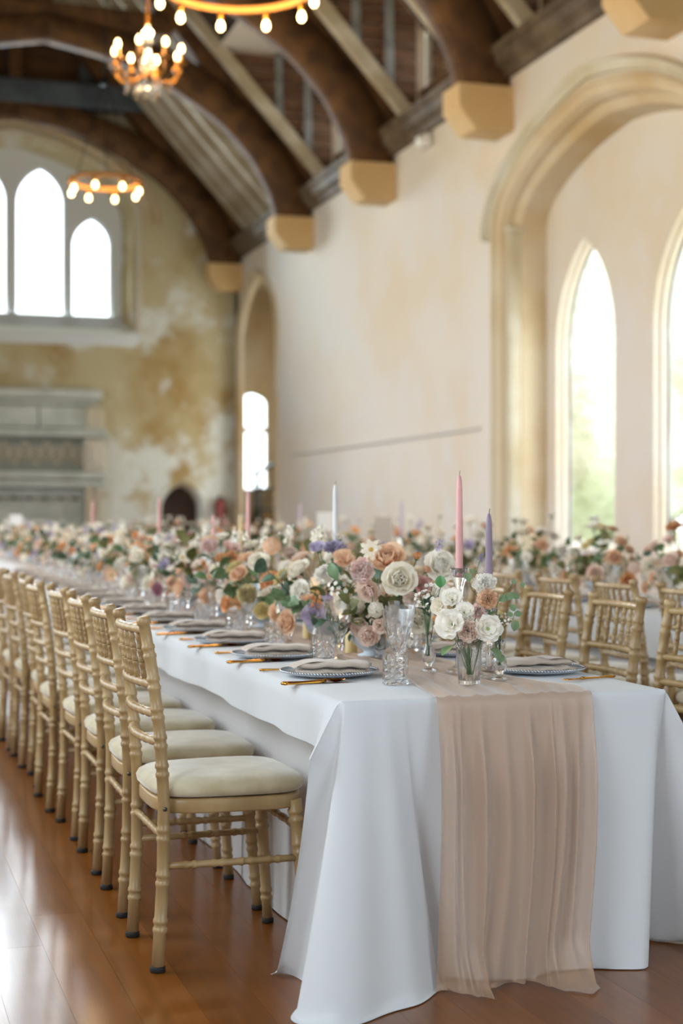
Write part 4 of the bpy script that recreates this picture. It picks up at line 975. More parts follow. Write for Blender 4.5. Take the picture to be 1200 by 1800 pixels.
# ---- table cards
M_card = mat('white_card', '#e8e6e2', .7); M_cardb = mat('beige_card', '#c7b9aa', .7)
def card(u, v, X, w, h, m, label):
    q = at_x(u, v, X); t = tag(empty('table_card', (q.x, q.y, TS + .008)), label, 'card', 'upright table cards'); zt = q.z - TS - .008
    c = obj('card_sheet', MB().add(rbox(-w / 2, w / 2, -.002, .002, zt - h, zt, .0008)).mesh('card_sheet', m, False), t, None, (0, 0, -ANG))
    obj('card_stand', MB().add(lathe([(.03, 0), (.03, .006), (.004, .01), (.003, zt - h + .03)], 10)).mesh('card_stand', M_gold), t)
card(673, 908, 3.87, .13, .24, M_cardb, 'upright beige table card behind the first centrepiece')
card(571, 900, 4.0, .14, .17, M_card, 'upright white table card near the bay')
card(28, 905, 1.6, .14, .16, M_card, 'upright white table card before the fireplace')

# ================================================================== FLOWERS
def petal_mat(name, c, c2=None):
    m = mat('petal_' + name, c, .7, sheen=.15, **(dict(c2=c2, ns=9, ramp=(.4, .65)) if c2 else {}))
    nt = m.node_tree; N = nt.nodes; L = nt.links; b = N['Principled BSDF']; out = N['Material Output']
    t = N.new('ShaderNodeBsdfTranslucent'); t.inputs[0].default_value = (*rgb(c), 1); mx = N.new('ShaderNodeMixShader'); mx.inputs[0].default_value = .42
    L.new(b.outputs[0], mx.inputs[1]); L.new(t.outputs[0], mx.inputs[2]); L.new(mx.outputs[0], out.inputs[0]); return m
PM = {'cream': petal_mat('cream', '#fbf4e4'), 'peach': petal_mat('peach', '#f6d8ba', '#efc196'), 'blush': petal_mat('blush', '#f6e0cf'), 'pink': petal_mat('pink', '#f4d3c6', '#f8e6de'), 'dusky': petal_mat('dusky', '#deb3a8'),
      'white': petal_mat('white', '#fffaf0'), 'lilac': petal_mat('lilac', '#cdc1d6'), 'apricot': petal_mat('apricot', '#f0bb85'), 'plum': petal_mat('plum', '#9d90ac'), 'lemon': petal_mat('lemon', '#e6d59a'), 'mauve': petal_mat('mauve', '#bf7f90')}
M_green = mat('stem_green', '#557048', .5); M_leaf = mat('leaf_green', '#567047', .5, c2='#72885c', ns=12); M_leafd = mat('leaf_deep', '#37503c', .5, c2='#4d664a', ns=10); M_olive = mat('leaf_olive', '#6d6a38', .6)
M_eye = mat('flower_eye', '#8aa05a', .7); M_eyey = mat('flower_eye_gold', '#c9a443', .7)
def petal_vf(L_, W, f0, f1, cup, ruf, r0, z0, rng, nt=5, ns=4, tip=.75, ph=None):
    ph = rng.uniform(0, 6) if ph is None else ph
    path = []; r, z = r0, z0
    for i in range(nt + 1):
        fi = math.radians(f0 + (f1 - f0) * i / nt); path.append((r, z, fi)); r += math.sin(fi) * L_ / nt; z += math.cos(fi) * L_ / nt
    def fn(a, b):
        i = int(round(b * nt)); s = a * 2 - 1; r, z, fi = path[i]; t = i / nt
        w = W * (max(.16, math.sin(PI * min(1, .10 + t * .62))) if t < .85 else math.sin(PI * .63) * (tip + .1) * (1 if t < .99 else .72))
        n_ = cup * s * s + ruf * math.sin(s * 5.5 + ph + t * 3) * t * t - (ruf * .5 * math.cos(s * 9 + ph) * (t > .9))
        rr = r - math.cos(fi) * n_; zz = z + math.sin(fi) * n_
        if t > .99: zz -= .04 * s * s; rr -= .10 * s * s * math.sin(fi) * L_
        return (rr, w * s, zz)
    return grid(fn, ns, nt)
def rotz(vf, a):
    c, s = math.cos(a), math.sin(a); return [(x * c - y * s, x * s + y * c, z) for x, y, z in vf[0]], vf[1]
def xf(vf, m): return [tuple(m @ Vector(p)) for p in vf[0]], vf[1]
def dome(r, h, z=0, seg=8): return lathe([(r, z), (r * .9, z + h * .5), (r * .5, z + h * .9), (0, z + h)], seg, True, False)
def bloom(kind, rng):
    """Unit-radius bloom on +Z: list of (shape, role)."""
    P = []
    def ring(n, L_, W, f0, f1, cup, ruf, r0, z0, a0=0, jit=.08, **k):
        for i in range(n): P.append((rotz(petal_vf(L_ * rng.uniform(.92, 1.08), W, f0 + rng.uniform(-6, 6), f1 + rng.uniform(-8, 8), cup, ruf, r0, z0, rng, **k), a0 + 2 * PI * i / n + rng.uniform(-jit, jit)), 'petal'))
    if kind == 'rose':
        ring(3, .42, .20, 0, -25, .12, .02, .03, .32, 0); ring(4, .52, .30, 6, -22, .16, .02, .09, .25, .5); ring(5, .62, .38, 14, -14, .18, .03, .15, .17, .2)
        ring(5, .72, .46, 26, 0, .18, .03, .19, .10, .7); ring(6, .82, .52, 42, 24, .15, .04, .21, .04, .1); ring(6, .92, .56, 58, 62, .10, .06, .20, .0, .6)
    elif kind == 'carnation':
        for n, L_, f0, f1, z0 in ((5, .5, 4, 10, .25), (7, .62, 14, 26, .2), (9, .74, 26, 46, .14), (10, .84, 40, 66, .08), (10, .92, 56, 86, .02)): ring(n, L_, .34, f0, f1, .02, .13, .06, z0, rng.random() * 3, .2, nt=5, ns=5)
    elif kind == 'anemone':
        ring(6, .95, .44, 74, 62, .12, .05, .08, .02, 0); ring(6, .82, .40, 62, 50, .14, .05, .08, .06, .5); ring(6, .55, .26, 48, 40, .10, .04, .08, .09, .2)
        P.append((dome(.17, .16, .06, 10), 'eye'))
        for i in range(16):
            a = 2 * PI * i / 16; P.append((tube([(.15 * math.cos(a), .15 * math.sin(a), .1), (.27 * math.cos(a), .27 * math.sin(a), .24)], [.008, .016], 4), 'eye'))
    elif kind == 'lisianthus':
        ring(5, .98, .68, 38, 66, .10, .10, .05, 0, 0, ns=6); ring(4, .72, .50, 24, 34, .14, .09, .06, .05, .5, ns=6); P.append((dome(.08, .22, .05, 8), 'eye'))
    elif kind == 'nigella':
        ring(8, .95, .20, 78, 66, .04, .02, .10, .02, 0, tip=.3); ring(8, .7, .14, 60, 50, .04, .02, .1, .05, .4, tip=.3); P.append((dome(.2, .24, .03, 10), 'eye'))
    elif kind == 'bud':
        ring(4, .95, .50, 24, -26, .20, .02, .12, 0, 0); ring(4, .9, .48, 12, -24, .2, .02, .08, .05, .6); P.append((lathe([(0, -.2), (.2, -.12), (.26, .0), (.2, .16)], 8, False, False), 'green'))
    elif kind == 'cluster':                                # domed head of florets (hydrangea, stock)
        n = 26
        for i in range(n):
            zz = 1 - (i + .5) / n * 1.15; rr = math.sqrt(max(0, 1 - zz * zz)); a = i * 2.39996; d = Vector((rr * math.cos(a), rr * math.sin(a), zz))
            m = T(d.x * .72, d.y * .72, d.z * .6 + .2) @ d.to_track_quat('Z', 'Y').to_matrix().to_4x4() @ Rz(rng.random() * 6)
            for k in range(4): P.append((xf(rotz(petal_vf(.30, .17, 70, 84, .02, .02, .02, .0, rng, nt=3, ns=2), k * PI / 2), m), 'petal'))
    elif kind == 'spray':                                  # loose sprig of tiny blooms
        for i in range(13):
            a = i * 2.39996; rr = .25 + .7 * math.sqrt((i + .5) / 13); h = rng.uniform(.2, .95) * (1.15 - rr * .5); m = T(rr * math.cos(a), rr * math.sin(a), h) @ Ry(rng.uniform(-.6, .6)) @ Rx(rng.uniform(-.6, .6))
            for k in range(5): P.append((xf(rotz(petal_vf(.20, .11, 66, 80, .02, .02, .01, .0, rng, nt=3, ns=2), k * PI * .4), m), 'petal'))
            P.append((tube([(0, 0, -.5), (rr * math.cos(a) * .5, rr * math.sin(a) * .5, h * .3 - .1), (rr * math.cos(a), rr * math.sin(a), h)], .018, 4), 'green'))
    elif kind == 'spike':                                  # sweet pea / delphinium stem, florets up the axis
        for i in range(9):
            a = i * 2.4; h = -.9 + i * .23; sc_ = .55 - .03 * i; m = T(.28 * math.cos(a), .28 * math.sin(a), h) @ Rz(a) @ Ry(1.1)
            for k in range(4): P.append((xf(rotz(petal_vf(sc_, sc_ * .55, 42, 66, .05, .06, .02, 0, rng, nt=4, ns=3), k * PI / 2), m), 'petal'))
        P.append((tube([(0, 0, -1.6), (.05, 0, 0), (0, 0, 1.2)], .035, 5), 'green'))
    return P
def leaf_vf(L_, W, bend=.3, n=6):
    def fn(a, b):
        t = b; s = a * 2 - 1; w = W * math.sin(PI * min(1, .04 + t * .94)) ** .8; return (w * s, t * L_, .25 * w * abs(s) + bend * L_ * t * (1 - t) - bend * .4 * L_ * t * t)
    return grid(fn, 4, n)
def sprig(rng, n=9, L_=1.0, ls=.27, lw=.105, m0=None):
    """A leafy stem growing along +Z, unit length."""
    P = []; pts = [(.10 * math.sin(t * 1.3 / 6) * t / 6, .05 * math.sin(t), t / 6 * L_) for t in range(7)]
    P.append((tube(pts, [.016 - .0015 * i for i in range(7)], 5), 'green'))
    for i in range(n):
        t = .25 + .75 * i / (n - 1); p = Vector(pts[min(6, int(t * 6))]); a = i * 2.6
        P.append((xf(leaf_vf(ls * rng.uniform(.8, 1.15), lw * rng.uniform(.8, 1.15)), T(*p) @ Rz(a) @ Rx(rng.uniform(.35, .95) if i < n - 1 else 1.3)), 'leaf'))
    return P
def role_mats(color, leafm): return {'petal': PM[color], 'eye': M_eyey if color in ('cream', 'lemon') else M_eye, 'green': M_green, 'leaf': leafm}
_cache = {}
def far_mesh(kind, color, var, leafm=None, stem=3.0):
    key = (kind, color, var)
    if key in _cache: return _cache[key]
    rng = random.Random(hash((kind, var)) % 1000 if False else var * 17 + len(kind)); mb = MB(); roles = ['petal', 'eye', 'green', 'leaf']
    P = sprig(rng, 7) if kind == 'sprig' else bloom(kind, rng)
    for vf, r in P: mb.add(vf, None, roles.index(r))
    if kind == 'spike': mb.add(tube([(0, 0, 0), (.1, 0, -2.5), (0, 0, -5)], .035, 5), None, 2)
    if kind != 'sprig' and kind != 'spike':
        mb.add(lathe([(.05, -.35), (.16, -.12), (.2, .0), (.14, .1)], 7, False, False), None, 2)
        mb.add(tube([(0, 0, .02), (.03, .02, -stem * .5), (0, 0, -stem)], .035, 5), None, 2)
    rm = role_mats(color if color in PM else 'white', leafm or M_leaf); _cache[key] = mb.mesh(kind, [rm[r] for r in roles]); return _cache[key]
NAMES = {'rose': 'rose', 'carnation': 'carnation', 'anemone': 'anemone', 'lisianthus': 'lisianthus', 'nigella': 'star_flower', 'bud': 'rosebud', 'cluster': 'hydrangea_head', 'spray': 'filler_spray', 'spike': 'sweet_pea', 'sprig': 'leafy_sprig'}
CNAME = {'cream': 'cream', 'peach': 'peach', 'blush': 'blush', 'pink': 'pink', 'dusky': 'dusky pink', 'white': 'white', 'lilac': 'lilac', 'apricot': 'apricot', 'plum': 'plum', 'lemon': 'pale yellow', 'mauve': 'deep mauve', 'green': 'green', 'deep': 'dark green', 'olive': 'olive'}
def far_flower(kind, color, pos, axis, r, where, group):
    var = random.randint(0, 1)
    lm = {'green': M_leaf, 'deep': M_leafd, 'olive': M_olive}.get(color)
    o = obj(NAMES[kind], far_mesh(kind, color, var, lm)); o.location = pos; o.scale = (r, r, r)
    q = Vector(axis).normalized().to_track_quat('Z', 'Y'); o.rotation_mode = 'QUATERNION'; o.rotation_quaternion = q @ Matrix.Rotation(random.random() * 6, 3, 'Z').to_quaternion()
    nm = NAMES[kind].replace('_', ' '); tag(o, '%s %s %s' % (CNAME[color], nm, where), 'foliage' if kind == 'sprig' else 'flower', group); return o
def near_flower(kind, color, pos, axis, r, label, foot=None, leaves=0, petals=True, sag=.3, leafm=None, ls=.035):
    """A flower close to the camera: every petal, the eye, stem and leaves are parts."""
    t = tag(empty(NAMES[kind], pos), label, 'foliage' if kind == 'sprig' else 'flower', 'flowers at the near end of the table'); pos = Vector(pos)
    rng = random.Random(int(pos.x * 9973 + pos.y * 7919 + pos.z * 331)); axis = Vector(axis).normalized()
    m = axis.to_track_quat('Z', 'Y').to_matrix().to_4x4() @ Rz(rng.random() * 6) @ S(r); rm = role_mats(color if color in PM else 'white', leafm or M_leaf)
    many = kind in ('cluster', 'spray', 'spike'); acc = {}
    for vf, role in (sprig(rng) if kind == 'sprig' else bloom(kind, rng)):
        if (role == 'petal' and not many) or role == 'leaf': obj(role, MB().add(vf, m).mesh(role, rm[role]), t)
        else: acc.setdefault(role, MB()).add(vf, m)
    for role, mb in acc.items():
        o = obj({'petal': 'florets', 'eye': 'flower_centre', 'green': 'twigs'}[role], mb.mesh(role, rm[role]), t)
        if role == 'petal': o['kind'] = 'stuff'
    if kind not in ('sprig', 'spray', 'cluster', 'spike'): obj('calyx', MB().add(lathe([(.05, -.3), (.16, -.12), (.22, .0), (.16, .1)], 8, False, False), m).mesh('calyx', M_green), t)
    if foot is not None:
        f_ = Vector(foot) - pos; b1 = -axis * f_.length * sag; pts = []
        for i in range(11):
            s = i / 10; pts.append(b1 * 3 * s * (1 - s) ** 2 + (f_ * .55 + Vector((0, 0, .02))) * 3 * s * s * (1 - s) + f_ * s ** 3)
        obj('stem', MB().add(tube(pts, [.0016 + .0006 * i / 10 for i in range(11)], 6)).mesh('stem', M_green), t)
        for k in range(leaves):
            p = pts[3 + 2 * k]; obj('leaf', MB().add(xf(leaf_vf(ls, ls * .42), T(*p) @ Rz(rng.random() * 6) @ Rx(.5))).mesh('leaf', leafm or M_leaf), t)
    return t
TOCAM = Vector((0, 0, CZ))
def facing(p, up=.3, side=0):
    d = (TOCAM - p).normalized(); return (d + Vector((CA, -SA, 0)) * side + Vector((0, 0, up))).normalized()
def px_r(r, d): return r / F * d

# ---- vases
def vase_obj(name, prof, pos, label, ribs=0, group='small glass vases'):
    n = 24; mod = (lambda a, i: 1 + .03 * math.cos(ribs * a)) if ribs else None
    seg = 48 if ribs else 20
    t = tag(empty(name, pos), label, 'vase', group)
    obj('glass_body', MB().add(lathe(prof, seg, True, False, mod)).mesh('glass_body', M_glass), t)
    return t
RIB = [(.027, 0), (.029, .003), (.0305, .05), (.0335, .09), (.0365, .117), (.0345, .117), (.0315, .088), (.0285, .05), (.0265, .012), (0, .010)]
BUD = [(.022, 0), (.023, .003), (.010, .009), (.008, .016), (.016, .026), (.021, .042), (.019, .056), (.011, .075), (.0095, .09), (.013, .105), (.0155, .112), (.0140, .112), (.0085, .094), (.0095, .076), (.016, .056), (.018, .042), (.013, .030), (0, .026)]
SLM = [(.017, 0), (.018, .003), (.012, .008), (.010, .014), (.018, .028), (.0185, .045), (.0165, .07), (.0135, .088), (.0155, .095), (.014, .095), (.0120, .088), (.0150, .07), (.0170, .045), (.0160, .030), (0, .022)]
ZV = TS + .0085                                            # top of the gathered runner
def on_t(u, v, z=ZV): return on_z(u, v, z)
vA = on_t(824, 1202); vB = on_t(878, 1195); vC = on_t(753, 1180); vD = on_t(668, 1156)
vase_obj('ribbed_vase', RIB, vA, 'ribbed clear glass vase of white blooms at the table end', 14)
vase_obj('bud_vase', BUD, vB, 'footed glass bud vase with trailing leaves right of the ribbed vase'); vase_obj('bud_vase', BUD, vC, 'footed glass bud vase just left of the ribbed vase')
vase_obj('bud_vase', SLM, vD, 'small glass bud vase behind the napkin on the front plate')
def inv(v, h, k=0): return Vector((v.x + random.uniform(-.008, .008), v.y + random.uniform(-.008, .008), v.z + h))
# vase A
D = (vA.x * SA + vA.y * CA)
def A(u, v, dd=0): return at_d(u, v, D + dd)
for kind, c, u, v, dd, r, up, side, lab, lv in (
    ('anemone', 'white', 856, 1106, -.06, 27, .15, .35, 'open white anemone with green eye over the ribbed vase', 0),
    ('lisianthus', 'white', 797, 1098, -.05, 33, .2, -.45, 'large white lisianthus on the left of the ribbed vase', 1),
    ('carnation', 'blush', 822, 1110, -.05, 23, .1, .0, 'pale peach carnation low at the rim of the ribbed vase', 1),
    ('lisianthus', 'white', 795, 1056, .02, 23, .6, -.1, 'white ruffled bloom topmost on the ribbed vase', 0),
    ('lisianthus', 'cream', 776, 1068, .03, 20, .3, -.6, 'cream ruffled bloom leaning left of the ribbed vase', 0),
    ('lisianthus', 'white', 815, 1078, -.02, 20, .5, .1, 'white ruffled bloom behind the peach carnation', 0),
    ('carnation', 'pink', 838, 1078, .04, 18, .5, .2, 'pink carnation between the anemone and the tall candlestick', 0),
    ('bud', 'apricot', 768, 1087, .02, 10, .0, -1.2, 'tiny apricot bud left of the ribbed vase blooms', 0)):
    p = A(u, v, dd); near_flower(kind, c, p, facing(p, up, side), px_r(r, D), lab, inv(vA, .02), lv)
for u, v, a, lab in ((787, 1142, (-.8, -.3, -.5), 'round green leaf drooping left of the ribbed vase'), (846, 1128, (.5, -.3, .2), 'small green leaf at the rim of the ribbed vase')):
    p = A(u, v, -.03); t = tag(empty('leaf_stem', p), lab, 'foliage', 'flowers at the near end of the table')
    obj('leaf', MB().add(xf(leaf_vf(.045, .018, .15), Vector(a).normalized().to_track_quat('Y', 'Z').to_matrix().to_4x4() @ T(0, -.02, 0))).mesh('leaf', M_leaf), t)
    f_ = Vector(vA) + Vector((0, 0, .03)) - p; obj('stem', MB().add(tube([(0, 0, 0), (f_.x * .6, f_.y * .6, max(.012, f_.z + .09)), f_], .0014, 5)).mesh('stem', M_green), t)
# vase B
D = vB.x * SA + vB.y * CA
for kind, c, u, v, dd, r, up, side, lab, lv in (
    ('carnation', 'white', 852, 1030, -.03, 24, .5, -.1, 'white carnation above the peach one right of the candles', 0),
    ('carnation', 'peach', 856, 1052, -.05, 21, -.1, .1, 'peach carnation beneath the white carnation', 2),
    ('bud', 'lemon', 878, 1080, -.04, 11, .8, .3, 'pale yellow rosebud right of the mauve candle', 1),
    ('spray', 'white', 884, 1092, -.02, 14, .9, .3, 'white wispy spray under the yellow rosebud', 0)):
    p = A(u, v, dd); near_flower(kind, c, p, facing(p, up, side), px_r(r, D), lab, inv(vB, .04), lv)
def trail(pxs, leaves, foot, lab, leafm=M_leaf, d=None):
    """A thin trailing stem through the given pixels with leaves at (u, v, size, direction)."""
    p0 = A(*pxs[0]); t = tag(empty('trailing_vine', p0), lab, 'foliage', 'flowers at the near end of the table'); pts = [A(*q) for q in pxs] + [Vector(foot)]
    obj('stem', MB().add(tube([p - p0 for p in catmull(pts, 5)], .0011, 5)).mesh('stem', M_green), t)
    for u, v, s, a in leaves:
        p = A(u, v, -.05); m = T(*(p - p0)) @ facing(p, .2, .1).to_track_quat('Z', 'Y').to_matrix().to_4x4() @ Rz(a) @ T(0, -s * .5, 0)
        obj('leaf', MB().add(leaf_vf(s, s * .40, .12), m).mesh('leaf', leafm), t)
trail([(903, 1022), (893, 1035), (882, 1048), (872, 1075)], [(896, 1048, .026, 2.6), (906, 1048, .022, 4.2), (918, 1028, .016, 3.4), (884, 1052, .026, 2.0), (902, 1022, .014, .3)], inv(vB, .05), 'leafy vine arching up right of the mauve candle')
trail([(904, 1078), (900, 1090), (890, 1098), (880, 1115)], [(905, 1100, .030, 2.9), (901, 1068, .022, .4), (910, 1079, .022, 4.7), (896, 1080, .018, 1.2)], inv(vB, .05), 'leafy vine hanging right over the bud vase')
trail([(871, 1140), (876, 1128), (879, 1118)], [(874, 1150, .030, 3.3), (881, 1158, .024, 2.7), (868, 1142, .018, 1.5)], inv(vB, .10), 'green leaves drooping in front of the footed bud vase')
trail([(845, 982), (838, 1000), (826, 1030), (860, 1080)], [(822, 1014, .026, .3), (829, 1004, .016, .8)], inv(vB, .05), 'thin stem with a leaf between the pink and mauve candles')
p = A(845, 980, -.02); near_flower('spike', 'plum', p, (.3, 0, .9), px_r(7, D), 'tiny plum blossom between the pink and mauve candles')
# vase C
D = vC.x * SA + vC.y * CA
for kind, c, u, v, dd, r, up, side, lab, lv in (
    ('spray', 'white', 762, 1046, -.03, 20, .9, .2, 'white filler spray over the left footed bud vase', 2), ('spray', 'white', 744, 1058, -.02, 17, .9, -.3, 'white filler spray leaning to the goblets', 1),
    ('sprig', 'green', 752, 1088, .0, 50, 3, .1, 'upright green sprig in the left footed bud vase', 0), ('bud', 'pink', 738, 1048, .0, 10, .8, -.3, 'small pink bud beside the white filler spray', 0)):
    p = A(u, v, dd); near_flower(kind, c, p, facing(p, up, side), px_r(r, D), lab, inv(vC, .045), lv, leafm=M_leafd)
p = A(774, 1022, -.08); t = tag(empty('leaf_stem', p), 'bright round green leaf left of the tall candlestick', 'foliage', 'flowers at the near end of the table')
obj('leaf', MB().add(xf(leaf_vf(.034, .016, .1), facing(p, .0).to_track_quat('Z', 'Y').to_matrix().to_4x4() @ T(0, -.017, 0))).mesh('leaf', mat('leaf_bright', '#4c8a45', .4)), t)
f_ = inv(vC, .06) - p; obj('stem', MB().add(tube([(0, -.002, -.014), (f_.x * .4, f_.y * .4, f_.z * .35), f_], .0012, 5)).mesh('stem', M_green), t)
# vase D
D = vD.x * SA + vD.y * CA
for kind, c, u, v, dd, r, up, side, lab, lv in (('sprig', 'green', 668, 1112, .0, 42, 3, .1, 'green sprig in the small bud vase behind the front napkin', 0), ('spray', 'blush', 664, 1084, 0, 20, .8, -.2, 'blush filler spray above the small bud vase', 1), ('bud', 'blush', 646, 1112, -.02, 15, .2, -.6, 'blush bud hanging left of the small bud vase', 0)):
    p = A(u, v, dd); near_flower(kind, c, p, facing(p, up, side), px_r(r, D), lab, inv(vD, .03), lv, leafm=M_leafd)

# ---- first centrepiece: footed white bowl with individually placed blooms
M_bowl = mat('white_ceramic', '#bcc2c6', .35)
BOWL = [(.050, 0), (.053, .004), (.034, .010), (.030, .016), (.045, .024), (.066, .040), (.076, .062), (.078, .085), (.073, .085), (.068, .066), (.0, .055)]
ME_BOWL = MB().add(lathe(BOWL, 24, True, False)).mesh('bowl', M_bowl)
def bowl(x, y, label):
    REG.append((x, y, .09))
    tag(obj('footed_bowl', ME_BOWL, None, (x, y, ZV)), label, 'bowl', 'white centrepiece bowls')
B1 = Vector((1.585, 4.69, ZV)); bowl(B1.x, B1.y, 'white footed bowl under the first flower centrepiece'); D = B1.x * SA + B1.y * CA
foot1 = B1 + Vector((0, 0, .070))
for kind, c, u, v, dd, r, up, side, lab, lv in (
    ('rose', 'cream', 702, 1018, -.12, 33, .05, .0, 'big open cream rose facing the camera at the heart of the first centrepiece', 0),
    ('rose', 'peach', 683, 990, -.02, 34, .8, -.2, 'peach rose directly above the big cream rose', 0),
    ('carnation', 'pink', 639, 1004, -.08, 26, .1, -.35, 'pink frilled carnation left of the big cream rose', 1),
    ('rose', 'white', 768, 998, .0, 33, .3, .45, 'white rose beside the tall candlestick', 0),
    ('lisianthus', 'dusky', 738, 1028, -.1, 20, .0, .4, 'dusky pink ruffled bloom right of the big cream rose', 0),
    ('bud', 'apricot', 732, 982, .0, 16, .9, .2, 'apricot bud above the dusky pink bloom', 0), ('bud', 'peach', 748, 1004, -.03, 15, .5, .3, 'peach bud between the cream and white roses', 0),
    ('nigella', 'cream', 652, 966, -.03, 21, .1, -.1, 'pale star-shaped flower topmost left of the first centrepiece', 1),
    ('spike', 'lilac', 772, 955, -.02, 11, .9, .1, 'lilac sweet pea rising highest above the first centrepiece', 0),
    ('spike', 'lilac', 674, 962, .04, 12, .9, .0, 'lilac sprig behind the pale star flower', 0),
    ('bud', 'white', 664, 955, .0, 8, .9, .1, 'small white bud beside the pale star flower', 0),
    ('rose', 'blush', 650, 1036, -.08, 22, -.3, -.3, 'blush rose tucked under the pink frilled carnation', 1),
    ('bud', 'pink', 653, 1046, -.14, 9, .2, -.1, 'small pink bud beneath the blush rose', 0),
    ('cluster', 'cream', 628, 1064, -.04, 20, .0, -.6, 'cream hydrangea head low left of the first centrepiece', 0),
    ('cluster', 'cream', 661, 1072, -.10, 17, .0, -.1, 'cream hydrangea head behind the nested goblets', 0),
    ('rose', 'blush', 636, 1102, -.06, 20, -.2, -.6, 'blush rose spilling over the left of the bowl', 1), ('carnation', 'peach', 622, 1090, -.02, 16, .0, -.8, 'peach carnation spilling leftmost over the bowl', 0),
    ('rose', 'cream', 733, 1086, -.06, 29, .0, .4, 'cream rose low right behind the nested goblets', 0), ('carnation', 'blush', 722, 1056, -.10, 18, .1, .2, 'blush carnation above the low cream rose', 0),
    ('cluster', 'white', 772, 1040, .02, 22, .2, .8, 'white hydrangea head on the right flank of the first centrepiece', 0), ('rose', 'blush', 650, 1116, -.10, 20, -.2, -.2, 'blush rose hanging low in front of the bowl', 1), ('carnation', 'peach', 690, 1108, -.08, 20, -.1, .0, 'peach carnation low in front of the bowl', 0), ('rose', 'cream', 608, 1060, .0, 21, .1, -.7, 'cream rose on the left flank of the first centrepiece', 1),
    ('lisianthus', 'blush', 668, 1100, -.12, 17, -.1, .0, 'blush ruffled bloom between the low roses', 0), ('spray', 'white', 600, 1030, -.02, 22, .4, -.6, 'white filler spray reaching left of the first centrepiece', 0),
    ('rose', 'peach', 706, 1062, .0, 24, .1, .0, 'peach rose hidden behind the nested goblets', 0)):
    p = A(u, v, dd); near_flower(kind, c, p, facing(p, up, side), px_r(r, D), lab, foot1 + Vector((random.uniform(-.04, .04), random.uniform(-.04, .04), 0)), lv, leafm=M_leafd)
for i, (u, v, dd, s, a, lm, lab) in enumerate(((690, 1062, -.06, 60, (.2, -.5, .6), M_olive, 'olive sprig in shadow beneath the big cream rose'), (665, 1050, -.04, 55, (-.5, -.5, .5), M_olive, 'olive sprig left beneath the big cream rose'), (612, 1000, .05, 60, (-.5, .1, .9), M_leaf, 'green sprig left of the pink carnation'),
        (750, 1050, .0, 60, (.6, -.2, .6), M_leafd, 'dark green sprig right in the first centrepiece'), (700, 1000, .08, 60, (.2, .3, .9), M_leafd, 'dark green sprig behind the peach rose'), (640, 1075, -.02, 50, (-.8, -.3, .2), M_leafd, 'dark green sprig low left in the first centrepiece'), (720, 1045, -.03, 50, (.3, -.5, .4), M_leafd, 'dark green sprig under the dusky pink bloom'))):
    b = foot1 + Vector((random.uniform(-.03, .03), random.uniform(-.03, .03), .01)); near_flower('sprig', 'green', b, a, .18 if i != 2 else .20, lab, None, leafm=lm)

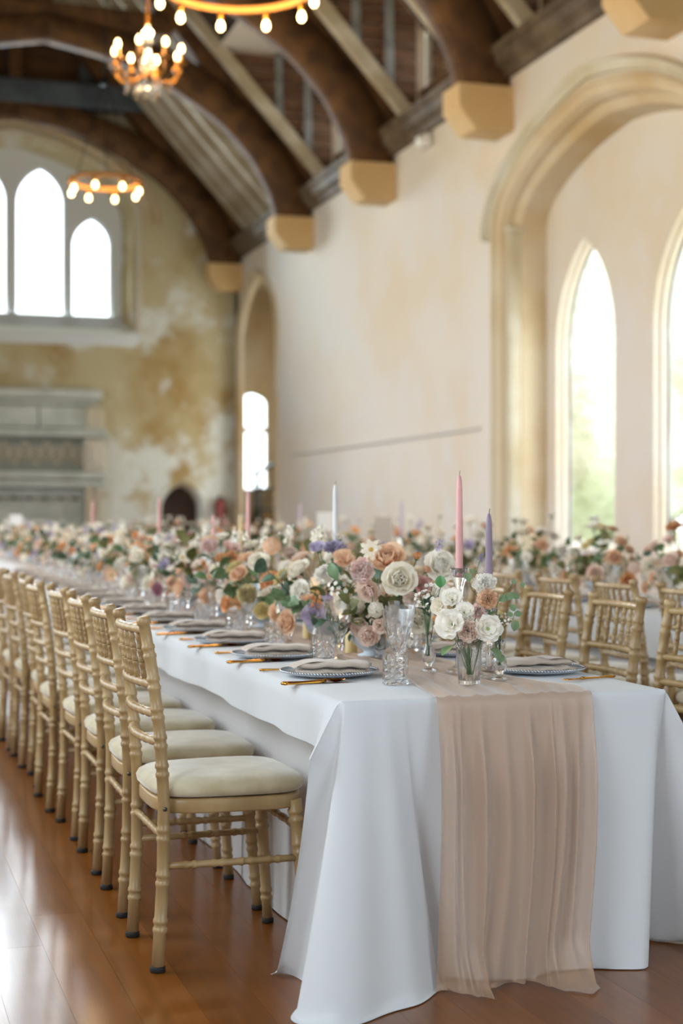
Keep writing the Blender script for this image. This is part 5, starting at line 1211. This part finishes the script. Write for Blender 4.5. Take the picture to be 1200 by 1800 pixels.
# ---- the other centrepieces down both tables
PAL = [('cream', 'peach', 'blush', 'white', 'lemon', 'lilac'), ('peach', 'apricot', 'lemon', 'blush', 'white', 'cream'), ('peach', 'cream', 'apricot', 'white', 'pink', 'blush'), ('dusky', 'cream', 'mauve', 'peach', 'white', 'lilac'), ('cream', 'peach', 'white', 'apricot', 'blush', 'white'), ('white', 'cream', 'peach', 'white', 'blush', 'lilac'), ('peach', 'white', 'cream', 'white', 'apricot', 'white')]
KINDS = ['rose', 'rose', 'carnation', 'lisianthus', 'rose', 'cluster', 'carnation', 'nigella']
def centrepiece(x, y, pal, where, group, nfl, rx=.15, ry=.33, hz=.24, tall=3):
    bowl(x, y, 'white footed bowl ' + where.replace('in the', 'under the', 1))
    def spot(d):
        lv = 'high' if d.z > .13 else 'low' if d.z < .03 else 'midway'; ax_ = ('on the left' if d.x < 0 else 'on the right') if abs(d.x) / rx > abs(d.y) / ry else ('at the front' if d.y < 0 else 'at the back')
        return where.replace('in the', lv + ' ' + ax_ + ' of the', 1)
    c = Vector((x, y, ZV + .10))
    for i in range(nfl):
        t = (i + .5) / nfl; zc = 1 - t * 1.22; rr = math.sqrt(max(0, 1 - zc * zc)); a = i * 2.39996 + y; d = Vector((rr * math.cos(a) * rx, rr * math.sin(a) * ry, zc * hz if zc > 0 else zc * .12))
        d *= random.uniform(.86, 1.08); kind = random.choice(KINDS); colr = pal[min(len(pal) - 1, int(random.random() ** 1.3 * len(pal)))]
        ax = d.normalized() + Vector((-.15, -.25, .15)); far_flower(kind, colr, c + d, ax, random.uniform(.034, .052), spot(d), group)
    for i in range(tall):
        a = random.random() * 6; far_flower(random.choice(['spike', 'nigella', 'spray', 'spike']), random.choice(['lilac', 'white', 'white', 'white', 'cream']), c + Vector((.08 * math.cos(a), .24 * math.sin(a), hz + random.uniform(-.02, .06))), (.2 * math.cos(a), .2 * math.sin(a), 1), random.uniform(.022, .032), where.replace('in the', 'rising on the left of the' if math.cos(a) < 0 else 'rising on the right of the', 1), group)
    for i in range(8):
        a = i * 2.4 + y; far_flower('sprig', random.choice(['green', 'olive', 'deep', 'olive']), c + Vector((.04 * math.cos(a), .08 * math.sin(a), -.01)), (.9 * math.cos(a), .9 * math.sin(a), random.uniform(.2, 1.6)), random.uniform(.17, .27), where.replace('in the', ('leaning left in the' if math.cos(a) < 0 else 'leaning right in the') if abs(math.cos(a)) > .7 else ('leaning forward in the' if math.sin(a) < 0 else 'leaning back in the'), 1), group)
y = 5.24; k = 0
while y < 18:
    where = 'in the %s centrepiece of the nearest table' % ORD[k + 1]
    centrepiece(1.585 + random.uniform(-.03, .03), y, PAL[k % 7 if k < 5 else 4 + k % 3], where, 'flowers of the nearest table', 30 if k < 5 else 20, tall=5); y += .80 if k < 8 else .95; k += 1
y = 6.9; k = 0
while y < 23:
    where = 'in the %s centrepiece of the second table' % ORD[k]
    centrepiece(4.02 + random.uniform(-.03, .03), y, [PAL[2], PAL[1], PAL[6], PAL[5], PAL[6]][k % 5], where, 'flowers of the second table', 20 if k < 6 else 14, hz=.29, tall=5); y += .95 if k < 6 else 1.15; k += 1
# bud vases and their stems between the far centrepieces
ME_BUD = MB().add(lathe(BUD, 12, True, False)).mesh('bud_vase', M_glass)
k = 0
for y in (4.96, 5.52, 6.6, 7.3, 8.02, 9.0, 9.7, 10.5, 11.4):
    for s in (-1, 1):
        x = 1.585 + s * .11; y0 = y
        while any(math.hypot(x - a, y0 - b) < r + .03 for a, b, r in REG): y0 += .03
        REG.append((x, y0, .035)); where = 'in a bud vase on the %s of the runner, %s along' % ('left' if s < 0 else 'right', ORD[k]); tag(obj('bud_vase', ME_BUD, None, (x, y0, ZV)), 'glass bud vase on the %s of the runner, %s along' % ('left' if s < 0 else 'right', ORD[k]), 'vase', 'small glass vases')
        for i in range(3):
            a = random.random() * 6; h = random.uniform(.15, .20)
            far_flower(random.choice(['rose', 'carnation', 'lisianthus', 'spray', 'spike']), random.choice(['cream', 'peach', 'white', 'blush', 'lilac', 'apricot', 'pink']), Vector((x + .035 * math.cos(a), y0 + .035 * math.sin(a), ZV + h)), (.25 * math.cos(a), .25 * math.sin(a), 1), random.uniform(.024, .032), where, 'flowers of the nearest table')
    k += 1
